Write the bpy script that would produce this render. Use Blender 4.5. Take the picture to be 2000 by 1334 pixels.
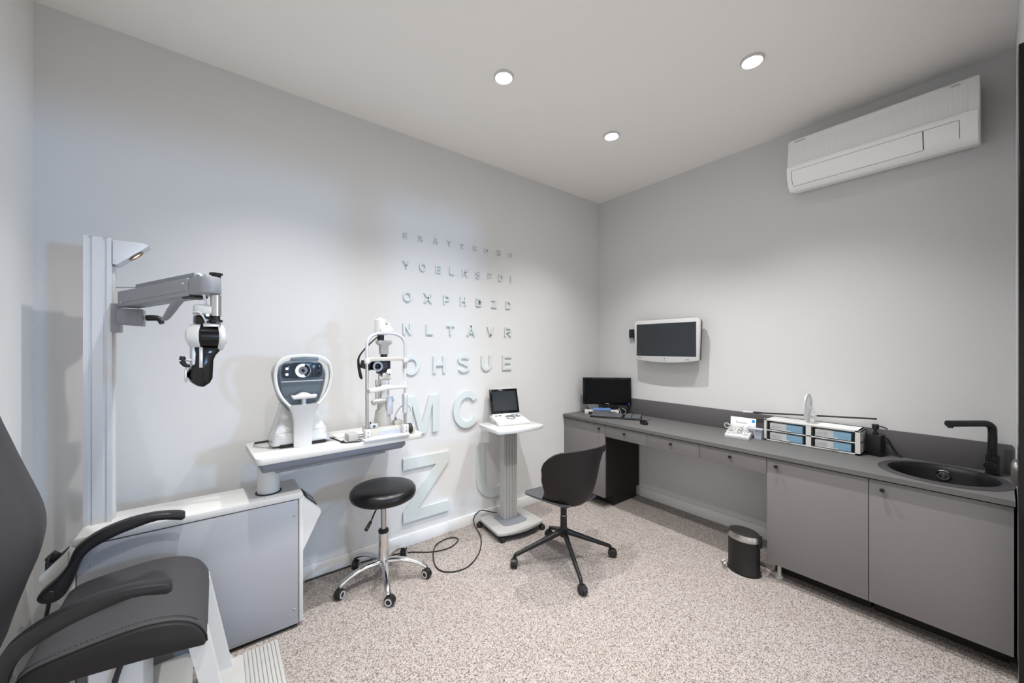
import bpy, bmesh, math, random
from mathutils import Matrix, Vector
random.seed(7)
for o in list(bpy.data.objects): bpy.data.objects.remove(o)
SC = bpy.context.scene
COL = SC.collection
PI = math.pi
R = math.radians

# ------------------------------------------------------------------ camera
CAMP = Vector((-3.262, -2.647, 1.45))
cd = bpy.data.cameras.new('camera'); cam = bpy.data.objects.new('camera', cd); COL.objects.link(cam)
cd.sensor_width = 36; cd.lens = 741 / 2000 * 36; cd.clip_start = 0.01
cd.shift_y = (677 - 667) / 2000
cam.location = CAMP
cam.rotation_euler = (PI / 2, 0, math.atan2(950, 741) - PI / 2)
cam.rotation_euler[2] = math.atan2(math.sin(math.atan2(950, 741)), math.cos(math.atan2(950, 741))) - PI / 2
SC.camera = cam
# ------------------------------------------------------------------ world, daylight, exposure
w = bpy.data.worlds.new('world'); SC.world = w; w.use_nodes = True
bg = w.node_tree.nodes['Background']; bg.inputs[0].default_value = (1.0, 0.99, 0.97, 1); bg.inputs[1].default_value = 1.05
SC.view_settings.view_transform = 'Standard'; SC.view_settings.look = 'None'
SC.view_settings.exposure = 0.09; SC.view_settings.gamma = 1.0; SC.view_settings.use_curve_mapping = False
def area(name, loc, rot, sx, sy, power, col):
    l = bpy.data.lights.new(name, 'AREA'); l.shape = 'RECTANGLE'; l.size = sx; l.size_y = sy; l.energy = power; l.color = col
    o = bpy.data.objects.new(name, l); COL.objects.link(o); o.location = loc; o.rotation_euler = rot; return o
# the street window of the shop, seven metres behind the glazed partition
area('street_window_daylight', (1.65, -9.7, 1.70), (PI / 2, 0, R(23)), 0.7, 0.7, 225, (0.33, 0.60, 1.0))
SPOT_W = 114; SPOT_COL = (1.0, 0.985, 0.968)

# ------------------------------------------------------------------ materials
def lin(c):
    return tuple(((v / 255) / 12.92 if v / 255 <= .04045 else ((v / 255 + .055) / 1.055) ** 2.4) for v in c) + (1,)
MATS = {}
def mat(name, rgb, rough=.5, metal=0, spec=.5, var=None, bump=None, emis=None, trans=0, ior=1.45, coat=0, rgb2=None, stretch=None):
    m = bpy.data.materials.new(name); m.use_nodes = True; nt = m.node_tree; N = nt.nodes; L = nt.links
    p = N['Principled BSDF']; p.inputs['Base Color'].default_value = lin(rgb); p.inputs['Roughness'].default_value = rough
    p.inputs['Metallic'].default_value = metal; p.inputs['Specular IOR Level'].default_value = spec
    p.inputs['Transmission Weight'].default_value = trans; p.inputs['IOR'].default_value = ior; p.inputs['Coat Weight'].default_value = coat
    if var or bump:
        tc = N.new('ShaderNodeTexCoord'); mp = N.new('ShaderNodeMapping'); L.new(tc.outputs['Object'], mp.inputs[0])
        if stretch: mp.inputs['Scale'].default_value = stretch
    if var:
        n = N.new('ShaderNodeTexNoise'); n.inputs['Scale'].default_value = var[0]; n.inputs['Detail'].default_value = 3
        L.new(mp.outputs[0], n.inputs['Vector'])
        mx = N.new('ShaderNodeMix'); mx.data_type = 'RGBA'; L.new(n.outputs[0], mx.inputs[0])
        c = lin(rgb); c2 = lin(rgb2) if rgb2 else tuple(v * (1 + var[1]) for v in c[:3]) + (1,)
        c1 = c if rgb2 else tuple(v * (1 - var[1]) for v in c[:3]) + (1,)
        mx.inputs[6].default_value = c1; mx.inputs[7].default_value = c2; L.new(mx.outputs[2], p.inputs['Base Color'])
    if bump:
        n2 = N.new('ShaderNodeTexNoise'); n2.inputs['Scale'].default_value = bump[0]; n2.inputs['Detail'].default_value = 2
        L.new(mp.outputs[0], n2.inputs['Vector'])
        b = N.new('ShaderNodeBump'); b.inputs['Strength'].default_value = bump[1]; b.inputs['Distance'].default_value = .002
        L.new(n2.outputs[0], b.inputs['Height']); L.new(b.outputs[0], p.inputs['Normal'])
    if emis:
        p.inputs['Emission Color'].default_value = lin(emis[0]); p.inputs['Emission Strength'].default_value = emis[1]
    MATS[name] = m; return m
mat('wall_paint', (210, 210, 210), .9, spec=.2, var=(2, .012), bump=(220, .06))
mat('ceiling_paint', (240, 237, 234), .95, spec=.1, var=(2, .01))
mat('wall_white', (232, 231, 229), .9, spec=.2, var=(2, .012))
mat('laminate_top', (100, 99, 99), .5, spec=.35, var=(40, .03))
mat('alu_groove', (96, 98, 104), .5, metal=.2, var=(40, .03))
mat('gunmetal', (84, 82, 80), .35, metal=.6, var=(40, .03))
mat('skirting', (228, 228, 228), .45, var=(6, .01))
mat('laminate_grey', (120, 117, 117), .5, spec=.35, var=(40, .03))
mat('laminate_dark', (92, 90, 92), .5, spec=.35, var=(40, .03))
mat('laminate_black', (32, 29, 28), .5, spec=.3, var=(30, .08))
mat('plinth_black', (26, 24, 23), .6, var=(30, .08))
mat('black_metal', (20, 20, 22), .38, spec=.5, var=(60, .06))
mat('black_gloss', (9, 9, 11), .15, spec=.35, coat=.1, var=(20, .05))
mat('screen_black', (6, 8, 11), .18, spec=.12, var=(10, .05))
mat('screen_grey', (32, 38, 44), .14, spec=.6, var=(4, .1))
mat('black_plastic', (24, 23, 23), .42, var=(60, .06))
mat('dark_rubber', (34, 33, 33), .6, var=(60, .08))
mat('white_plastic', (204, 204, 202), .38, var=(8, .012))
mat('white_gloss', (205, 206, 206), .2, var=(8, .01), coat=.2)
mat('ivory', (192, 190, 183), .35, var=(10, .015))
mat('off_white', (180, 180, 178), .5, var=(10, .015))
mat('alu', (205, 208, 214), .38, metal=.35, var=(60, .02), stretch=(1, 1, .02))
mat('steel_matt', (176, 175, 173), .42, metal=.25, var=(60, .02), stretch=(1, 1, .02))
mat('alu_dark', (128, 132, 140), .45, metal=.3, var=(40, .03))
mat('arm_grey', (142, 144, 150), .45, metal=.15, var=(30, .02))
mat('panel_grey', (160, 161, 166), .45, metal=.1, spec=.4, var=(50, .02))
mat('tray_grey', (122, 127, 138), .45, var=(30, .02))
mat('chrome', (225, 225, 225), .12, metal=1, var=(30, .02))
mat('steel', (190, 188, 184), .28, metal=1, var=(50, .03), stretch=(1, 1, .1))
mat('leather_grey', (62, 61, 63), .55, spec=.35, var=(90, .05), bump=(700, .12))
mat('leather_black', (34, 32, 31), .5, spec=.35, var=(90, .06), bump=(700, .08))
mat('vinyl_black', (16, 16, 18), .33, spec=.45, var=(40, .06), bump=(500, .04))
mat('arm_black', (26, 26, 28), .4, spec=.45, var=(60, .05))
mat('shell_brown', (27, 22, 21), .5, spec=.4, var=(80, .06), bump=(600, .06))
mat('seat_sheen', (70, 71, 76), .45, var=(60, .05))  # grey stands in for light reflecting off the dark seat top
mat('letter_acrylic', (200, 207, 206), .35, spec=.4, var=(8, .012))
mat('lamp_glass', (255, 255, 255), .4, emis=((255, 250, 244), 48.0), var=(4, .001))
mat('bulb', (255, 240, 220), .3, emis=((255, 240, 220), 1.2), var=(4, .001))
mat('brass', (150, 120, 90), .3, metal=.8, var=(20, .05))
mat('instrument_grey', (96, 108, 118), .3, spec=.5, var=(14, .04))
mat('instrument_dark', (38, 50, 62), .22, spec=.5, var=(14, .06))
mat('ring_glow', (190, 220, 255), .4, emis=((190, 222, 255), 1.6), var=(6, .01))
mat('led_blue', (60, 60, 255), .4, emis=((70, 70, 255), 3.0), var=(6, .01))
mat('clear_plastic', (255, 255, 255), .03, trans=1.0, ior=1.15, var=(6, .005))
mat('frost_plastic', (236, 240, 242), .2, trans=.35, ior=1.3, var=(6, .01))
mat('blue_print', (120, 190, 232), .45, var=(22, .18), rgb2=(190, 222, 242))
mat('blue_box', (104, 138, 196), .45, var=(20, .1))
mat('white_paper', (240, 240, 240), .7, var=(8, .01))
mat('grey_paper', (176, 182, 194), .6, var=(8, .03))
mat('ink', (70, 72, 76), .6, var=(30, .05))
mat('ink_light', (128, 128, 130), .6, var=(30, .05))
mat('ink_blue', (40, 140, 214), .6, var=(30, .05))
mat('granite_black', (17, 17, 21), .5, spec=.4, var=(400, .25), bump=(500, .08))
mat('granite_grey', (58, 57, 60), .5, spec=.4, var=(400, .15), bump=(500, .08))
mat('ac_white', (248, 248, 247), .42, var=(6, .01))
mat('key_grey', (104, 106, 110), .5, var=(30, .05))
mat('foot_rib', (170, 170, 168), .6, var=(20, .02))
mat('cable_black', (22, 21, 21), .5, var=(60, .05))
mat('cable_white', (214, 216, 218), .4, var=(60, .02))
# perforated fascia of the air conditioner
def fascia():
    m = mat('ac_mesh', (204, 205, 205), .5); nt = m.node_tree; N = nt.nodes; L = nt.links; p = N['Principled BSDF']
    tc = N.new('ShaderNodeTexCoord'); v = N.new('ShaderNodeTexVoronoi'); v.inputs['Scale'].default_value = 230; v.inputs['Randomness'].default_value = 0
    mp = N.new('ShaderNodeMapping'); mp.inputs['Scale'].default_value = (0, 1, .55); L.new(tc.outputs['Object'], mp.inputs[0]); L.new(mp.outputs[0], v.inputs['Vector'])
    r = N.new('ShaderNodeValToRGB'); r.color_ramp.elements[0].position = .25; r.color_ramp.elements[0].color = lin((206, 206, 208)); r.color_ramp.elements[1].position = .36; r.color_ramp.elements[1].color = lin((246, 246, 246))
    L.new(v.outputs['Distance'], r.inputs[0]); L.new(r.outputs[0], p.inputs['Base Color'])
fascia()
# flecked loop carpet
def carpet():
    m = mat('carpet', (200, 186, 178), .95, spec=.1); nt = m.node_tree; N = nt.nodes; L = nt.links; p = N['Principled BSDF']
    tc = N.new('ShaderNodeTexCoord')
    v = N.new('ShaderNodeTexVoronoi'); v.inputs['Scale'].default_value = 250
    v2 = N.new('ShaderNodeTexVoronoi'); v2.inputs['Scale'].default_value = 420
    n3 = N.new('ShaderNodeTexNoise'); n3.inputs['Scale'].default_value = 2.5
    for q in (v, v2, n3): L.new(tc.outputs['Object'], q.inputs['Vector'])
    sp = N.new('ShaderNodeSeparateColor'); L.new(v.outputs['Color'], sp.inputs[0])
    r = N.new('ShaderNodeValToRGB'); r.color_ramp.interpolation = 'LINEAR'; e = r.color_ramp.elements
    e[0].position = .0; e[0].color = lin((106, 95, 89)); e[1].position = 1.0; e[1].color = lin((196, 189, 185))
    k = e.new(.22); k.color = lin((132, 122, 116)); k = e.new(.34); k.color = lin((166, 157, 151))
    L.new(sp.outputs[0], r.inputs[0])
    sp2 = N.new('ShaderNodeSeparateColor'); L.new(v2.outputs['Color'], sp2.inputs[0])
    r2 = N.new('ShaderNodeMapRange'); r2.inputs[3].default_value = .66; r2.inputs[4].default_value = .92; L.new(sp2.outputs[1], r2.inputs[0])
    mx = N.new('ShaderNodeMix'); mx.data_type = 'RGBA'; mx.blend_type = 'MULTIPLY'; mx.inputs[0].default_value = 1
    L.new(r.outputs[0], mx.inputs[6]); L.new(r2.outputs[0], mx.inputs[7]); L.new(mx.outputs[2], p.inputs['Base Color'])
    b = N.new('ShaderNodeBump'); b.inputs['Strength'].default_value = .25; b.inputs['Distance'].default_value = .002
    L.new(v.outputs['Distance'], b.inputs['Height']); L.new(b.outputs[0], p.inputs['Normal'])
carpet()

# ------------------------------------------------------------------ mesh helpers
def frame(loc=(0, 0, 0), rz=0, ry=0, rx=0):
    return Matrix.Translation(loc) @ Matrix.Rotation(rz, 4, 'Z') @ Matrix.Rotation(ry, 4, 'Y') @ Matrix.Rotation(rx, 4, 'X')
def catmull(pts, k):
    pts = [Vector(p) for p in pts]
    if k <= 1 or len(pts) < 3: return pts
    out = []
    for i in range(len(pts) - 1):
        p0 = pts[max(i - 1, 0)]; p1 = pts[i]; p2 = pts[i + 1]; p3 = pts[min(i + 2, len(pts) - 1)]
        for j in range(k):
            t = j / k
            out.append(.5 * ((2 * p1) + (p2 - p0) * t + (2 * p0 - 5 * p1 + 4 * p2 - p3) * t * t + (3 * p1 - p0 - 3 * p2 + p3) * t ** 3))
    out.append(pts[-1]); return out
def rrect(x0, x1, y0, y1, r, n=5):
    out = []
    for cx, cy, a in ((x1 - r, y1 - r, 0), (x0 + r, y1 - r, 90), (x0 + r, y0 + r, 180), (x1 - r, y0 + r, 270)):
        for i in range(n + 1):
            t = R(a + 90 * i / n); out.append((cx + r * math.cos(t), cy + r * math.sin(t)))
    return out
class MB:
    def __init__(s): s.bm = bmesh.new()
    def _merge(s, b, M=None):
        if M is not None: bmesh.ops.transform(b, matrix=M, verts=b.verts)
        me = bpy.data.meshes.new('tmp'); b.to_mesh(me); b.free(); s.bm.from_mesh(me); bpy.data.meshes.remove(me); return s
    def box(s, x0, x1, y0, y1, z0, z1, bev=0, M=None, seg=2):
        b = bmesh.new(); bmesh.ops.create_cube(b, size=1)
        bmesh.ops.transform(b, matrix=Matrix.Translation(((x0 + x1) / 2, (y0 + y1) / 2, (z0 + z1) / 2)) @ Matrix.Diagonal((x1 - x0, y1 - y0, z1 - z0, 1)), verts=b.verts)
        if bev: bmesh.ops.bevel(b, geom=b.edges[:], offset=bev, segments=seg, profile=.5, affect='EDGES')
        return s._merge(b, M)
    def prism(s, poly, z0, z1, bev=0, M=None, seg=2):
        b = bmesh.new(); n = len(poly)
        lo = [b.verts.new((x, y, z0)) for x, y in poly]; hi = [b.verts.new((x, y, z1)) for x, y in poly]
        b.faces.new(lo[::-1]); b.faces.new(hi)
        for i in range(n): b.faces.new((lo[i], lo[(i + 1) % n], hi[(i + 1) % n], hi[i]))
        bmesh.ops.recalc_face_normals(b, faces=b.faces[:])
        if bev:
            es = [e for e in b.edges if e.calc_face_angle(0) > R(35)]
            bmesh.ops.bevel(b, geom=es, offset=bev, segments=seg, profile=.5, affect='EDGES')
        return s._merge(b, M)
    def prismY(s, poly, y0, y1, bev=0, M=None):      # poly in (x,z), extruded along y
        T = Matrix(((1, 0, 0, 0), (0, 0, 1, 0), (0, 1, 0, 0), (0, 0, 0, 1)))
        return s._fix().prism(poly, y0, y1, bev, (M @ T) if M is not None else T)
    def prismX(s, poly, x0, x1, bev=0, M=None):      # poly in (y,z), extruded along x
        T = Matrix(((0, 0, 1, 0), (1, 0, 0, 0), (0, 1, 0, 0), (0, 0, 0, 1)))
        return s.prism(poly, x0, x1, bev, (M @ T) if M is not None else T)
    def _fix(s): return s
    def lathe(s, prof, n=32, M=None, sx=1, sy=1, caps=True):
        b = bmesh.new(); rings = []
        for r, z in prof:
            if r < 1e-5: rings.append([b.verts.new((0, 0, z))])
            else: rings.append([b.verts.new((r * sx * math.cos(2 * PI * i / n), r * sy * math.sin(2 * PI * i / n), z)) for i in range(n)])
        for A, B in zip(rings, rings[1:]):
            for i in range(n):
                j = (i + 1) % n
                if len(A) == 1 and len(B) == 1: continue
                if len(A) == 1: b.faces.new((A[0], B[j], B[i]))
                elif len(B) == 1: b.faces.new((A[i], A[j], B[0]))
                else: b.faces.new((A[i], A[j], B[j], B[i]))
        loop = abs(prof[0][0] - prof[-1][0]) < 1e-6 and abs(prof[0][1] - prof[-1][1]) < 1e-6
        for q in ((rings[0], rings[-1]) if caps and not loop else ()):
            if len(q) > 1:
                try: b.faces.new(q)
                except ValueError: pass
        if loop: bmesh.ops.remove_doubles(b, verts=b.verts[:], dist=1e-6)
        bmesh.ops.recalc_face_normals(b, faces=b.faces[:])
        return s._merge(b, M)
    def cyl(s, p0, p1, r0, r1=None, n=20, bev=0):
        p0 = Vector(p0); p1 = Vector(p1); r1 = r0 if r1 is None else r1; h = (p1 - p0).length
        M = Matrix.Translation(p0) @ (p1 - p0).to_track_quat('Z', 'Y').to_matrix().to_4x4()
        pr = [(r0, 0), (r1, h)] if not bev else [(r0 - bev, 0), (r0, bev), (r1, h - bev), (r1 - bev, h)]
        return s.lathe(pr, n, M)
    def ball(s, c, r, n=20, sc=(1, 1, 1), M=None):
        pr = [(r * math.sin(PI * i / 12), -r * math.cos(PI * i / 12)) for i in range(13)]; pr[0] = (0, -r); pr[-1] = (0, r)
        T = Matrix.Translation(c) @ Matrix.Diagonal((*sc, 1))
        return s.lathe(pr, n, (M @ T) if M is not None else T)
    def loft(s, rings, closed=True, cap=True, M=None):
        b = bmesh.new(); V = [[b.verts.new(p) for p in r] for r in rings]; n = len(V[0])
        for A, B in zip(V, V[1:]):
            for i in range(n if closed else n - 1):
                j = (i + 1) % n; b.faces.new((A[i], A[j], B[j], B[i]))
        if cap and closed: b.faces.new(V[0][::-1]); b.faces.new(V[-1])
        bmesh.ops.recalc_face_normals(b, faces=b.faces[:])
        return s._merge(b, M)
    def tube(s, pts, r, n=10, k=1, flat=1.0, up=(0, 0, 1), closed=False):
        P = catmull(pts, k); m = len(P); rings = []
        rr = r if isinstance(r, (list, tuple)) else None
        if rr: rr = [rr[min(int(i / max(k, 1)), len(rr) - 1)] * (1 - (i % k) / k) + rr[min(int(i / max(k, 1)) + 1, len(rr) - 1)] * ((i % k) / k) for i in range(m)]
        up = Vector(up); prev = None
        for i in range(m):
            a = P[(i - 1) % m if closed else max(i - 1, 0)]; c = P[(i + 1) % m if closed else min(i + 1, m - 1)]
            t = (c - a).normalized()
            sd = t.cross(up)
            if sd.length < .05: sd = prev if prev is not None else t.cross(Vector((1, 0, 0)))
            sd = (sd - t * sd.dot(t)).normalized(); prev = sd; u = sd.cross(t)
            q = rr[i] if rr else r
            rings.append([P[i] + (sd * math.cos(2 * PI * j / n) + u * flat * math.sin(2 * PI * j / n)) * q for j in range(n)])
        if closed: rings.append(rings[0]); return s.loft(rings, True, False)
        return s.loft(rings)
    def grid(s, fn, nu, nv, thick, M=None):
        """surface fn(u,v) given thickness"""
        b = bmesh.new(); V = [[b.verts.new(fn(i / nu, j / nv)) for j in range(nv + 1)] for i in range(nu + 1)]
        for i in range(nu):
            for j in range(nv): b.faces.new((V[i][j], V[i + 1][j], V[i + 1][j + 1], V[i][j + 1]))
        b.normal_update(); bmesh.ops.solidify(b, geom=b.faces[:], thickness=thick)
        bmesh.ops.recalc_face_normals(b, faces=b.faces[:])
        return s._merge(b, M)
    def build(s, name, m, parent=None, world=False, ang=38):
        me = bpy.data.meshes.new(name); s.bm.to_mesh(me); s.bm.free()
        if world and parent is not None: me.transform(root_matrix(parent).inverted())
        me.materials.append(MATS[m])
        me.shade_smooth(); me.set_sharp_from_angle(angle=R(ang))
        o = bpy.data.objects.new(name, me); COL.objects.link(o)
        if parent is not None: o.parent = parent
        return o
def root_matrix(o):
    while o.parent: o = o.parent
    return Matrix.LocRotScale(o.location, o.rotation_euler, o.scale)
def tag(o, label, cat, group=None):
    o['label'] = label; o['category'] = cat
    if group: o['group'] = group
    return o
def thing(name, label, cat, loc=(0, 0, 0), rz=0, group=None):
    o = bpy.data.objects.new(name, None); COL.objects.link(o); o.empty_display_size = .05
    o.location = loc; o.rotation_euler = (0, 0, rz)
    return tag(o, label, cat, group)
def struct(o): o['kind'] = 'structure'; return o
def recentre(o):
    """move a single-mesh thing's origin to its base"""
    vs = [v.co for v in o.data.vertices]; c = Vector(((min(v.x for v in vs) + max(v.x for v in vs)) / 2, (min(v.y for v in vs) + max(v.y for v in vs)) / 2, min(v.z for v in vs)))
    o.data.transform(Matrix.Translation(-c)); o.location = c; return o
def single(mb, name, m, label, cat, group=None, **k): return tag(recentre(mb.build(name, m, **k)), label, cat, group)
def glyph(txt, height=None, width=None, depth=.01, offset=0.0):
    """text as a mesh in the xz plane, front towards -y, lower-left corner at the origin"""
    cu = bpy.data.curves.new('t', 'FONT'); cu.body = txt; cu.size = 1; cu.extrude = .5; cu.offset = offset; cu.resolution_u = 6
    o = bpy.data.objects.new('t', cu); COL.objects.link(o)
    bpy.context.view_layer.update()
    me = bpy.data.meshes.new_from_object(o.evaluated_get(bpy.context.evaluated_depsgraph_get()))
    bpy.data.objects.remove(o); bpy.data.curves.remove(cu)
    xs = [v.co.x for v in me.vertices]; ys = [v.co.y for v in me.vertices]
    sc = height / (max(ys) - min(ys)); sx = (width / (max(xs) - min(xs))) if width else sc
    x0 = min(xs); y0 = min(ys)
    for v in me.vertices: v.co = Vector(((v.co.x - x0) * sx, -(v.co.z + .5) * depth, (v.co.y - y0) * sc))
    me.update(); return me
def text_part(name, txt, h, m, parent, M, width=None, depth=.0012, offset=0.0):
    me = glyph(txt, h, width, depth, offset); me.name = name; me.transform(M); me.materials.append(MATS[m])
    o = bpy.data.objects.new(name, me); COL.objects.link(o); o.parent = parent; return o
def copy_tree(o, parent=None):
    c = o.copy(); COL.objects.link(c); c.parent = parent
    for ch in list(o.children): copy_tree(ch, c)
    return c

# ------------------------------------------------------------------ the room
H = 2.991; XL = -3.905; YF = -2.70
struct(MB().box(XL - .1, .1, YF - .1, .1, -.1, 0).build('floor', 'carpet'))
struct(MB().box(XL - .1, .1, YF - .1, .1, H, H + .1).build('ceiling', 'ceiling_paint'))
struct(MB().box(XL - .1, .1, 0, .1, 0, H).build('wall_back', 'wall_paint'))
struct(MB().box(0, .1, YF - .1, 0, 0, H).build('wall_right', 'wall_paint'))
struct(MB().box(XL - .1, XL, YF - .1, 0, 0, H).build('wall_left', 'wall_white'))
b = MB().box(-.60, 0, YF - .1, YF, 0, H); b.box(XL, -.60, YF - .1, YF, 2.36, H)
struct(b.build('wall_front', 'wall_paint'))
for nm, a in (('baseboard_back', (XL, 0, -.014, 0)), ('baseboard_right', (-.014, 0, -1.755, -.50)), ('baseboard_left', (XL, XL + .014, YF, -.014))):
    struct(MB().box(*a, 0, .088, .003).build(nm, 'skirting'))
# black framed glazed partition behind the camera; its door post is the dark strip on the right
tr = struct(MB().box(-1.36, -1.26, -2.78, -2.684, 0, 2.36, .003).build('door_1', 'black_gloss'))
MB().box(XL, -.60, -2.76, -2.70, 2.30, 2.36, .002).build('door_head', 'black_gloss', tr)
for xj in (XL, -2.62, -.65): MB().box(xj, xj + .05, -2.76, -2.70, 0, 2.30, .002).build('mullion', 'black_gloss', tr)
kb = MB(); kb.lathe([(.0, .013), (.026, .013), (.038, .009), (.041, .004), (.041, 0)], 32, frame((-1.31, -2.684, 1.06), 0, 0, -PI / 2))
kb.build('door_handle', 'gunmetal', tr)

# ------------------------------------------------------------------ downlights
def downlight(x, y, label):
    t = thing('downlight', label, 'ceiling light', (x, y, H - .012), 0, 'recessed ceiling downlights')
    MB().lathe([(.046, .0), (.049, -.002), (.056, .004), (.057, .0118), (.046, .0118), (.046, 0)], 40).build('rim', 'white_plastic', t)
    MB().lathe([(0, .004), (.0462, .004), (.0462, .0115), (0, .0115)], 40).build('lens', 'lamp_glass', t)
    l = bpy.data.lights.new('downlight_beam', 'SPOT'); l.energy = SPOT_W; l.color = SPOT_COL; l.spot_size = R(108); l.spot_blend = 1.0; l.shadow_soft_size = .018
    o = bpy.data.objects.new('downlight_beam', l); COL.objects.link(o); o.location = (x, y, H - .02)
    return t
downlight(-1.969, -.913, 'lit round ceiling downlight, leftmost of the three in view')
downlight(-.989, -.913, 'lit round ceiling downlight closest to the corner of the room')
downlight(-.989, -1.833, 'lit round ceiling downlight nearest the air conditioner')
downlight(-1.969, -1.833, 'ceiling downlight above the open carpet in front of the partition')
downlight(-2.95, -.913, 'ceiling downlight over the grey examination chair and console')
downlight(-2.95, -1.833, 'ceiling downlight nearest to where the viewer stands')

# ------------------------------------------------------------------ wall letters
RATIO = dict(E=.76, X=.95, A=1.0, T=.84, Z=.80, H=.80, D=.85, W=1.32, N=.80, Y=.95, O=.98, L=.72, K=.94, S=.86, F=.70, I=.20, P=.80, B=.84, V=.95, R=.92, U=.80, M=.93, C=.90)
ROWS = [('top', 2.254, .039, [('E', -2.181), ('X', -2.064), ('A', -1.94), ('T', -1.824), ('Z', -1.706), ('H', -1.59), ('D', -1.472), ('W', -1.348), ('N', -1.223)]),
        ('second', 2.043, .056, [('Y', -2.173), ('O', -2.046), ('E', -1.919), ('L', -1.802), ('K', -1.683), ('S', -1.56), ('F', -1.44), ('D', -1.325), ('I', -1.215)]),
        ('third', 1.815, .067, [('O', -2.166), ('X', -2.005), ('P', -1.848), ('H', -1.70), ('B', -1.548), ('Z', -1.394), ('D', -1.242)]),
        ('fourth', 1.58, .078, [('N', -2.168), ('L', -1.991), ('T', -1.814), ('A', -1.627), ('V', -1.433), ('R', -1.247)]),
        ('fifth', 1.312, .128, [('O', -2.137), ('H', -1.911), ('S', -1.693), ('U', -1.476), ('E', -1.259)]),
        ('sixth', .944, .278, [('M', -2.052), ('C', -1.667), ('E', -1.304)]),
        ('bottom', .408, .462, [('Z', -2.016), ('U', -1.393)])]
def stroke(pts, t, closed=False):
    """mitred ribbon outline pieces of width t along a 2D path, as quads"""
    n = len(pts); L_, R_ = [], []
    for i in range(n):
        p = Vector(pts[i]); a = Vector(pts[i - 1]) if (i or closed) else None; c = Vector(pts[(i + 1) % n]) if (i < n - 1 or closed) else None
        d0 = (p - a).normalized() if a is not None else (c - p).normalized(); d1 = (c - p).normalized() if c is not None else d0
        m = (d0 + d1).normalized(); nn = Vector((-m.y, m.x)); k = t / 2 / max(.35, nn.dot(Vector((-d0.y, d0.x))))
        L_.append(p + nn * k); R_.append(p - nn * k)
    return L_, R_
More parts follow.
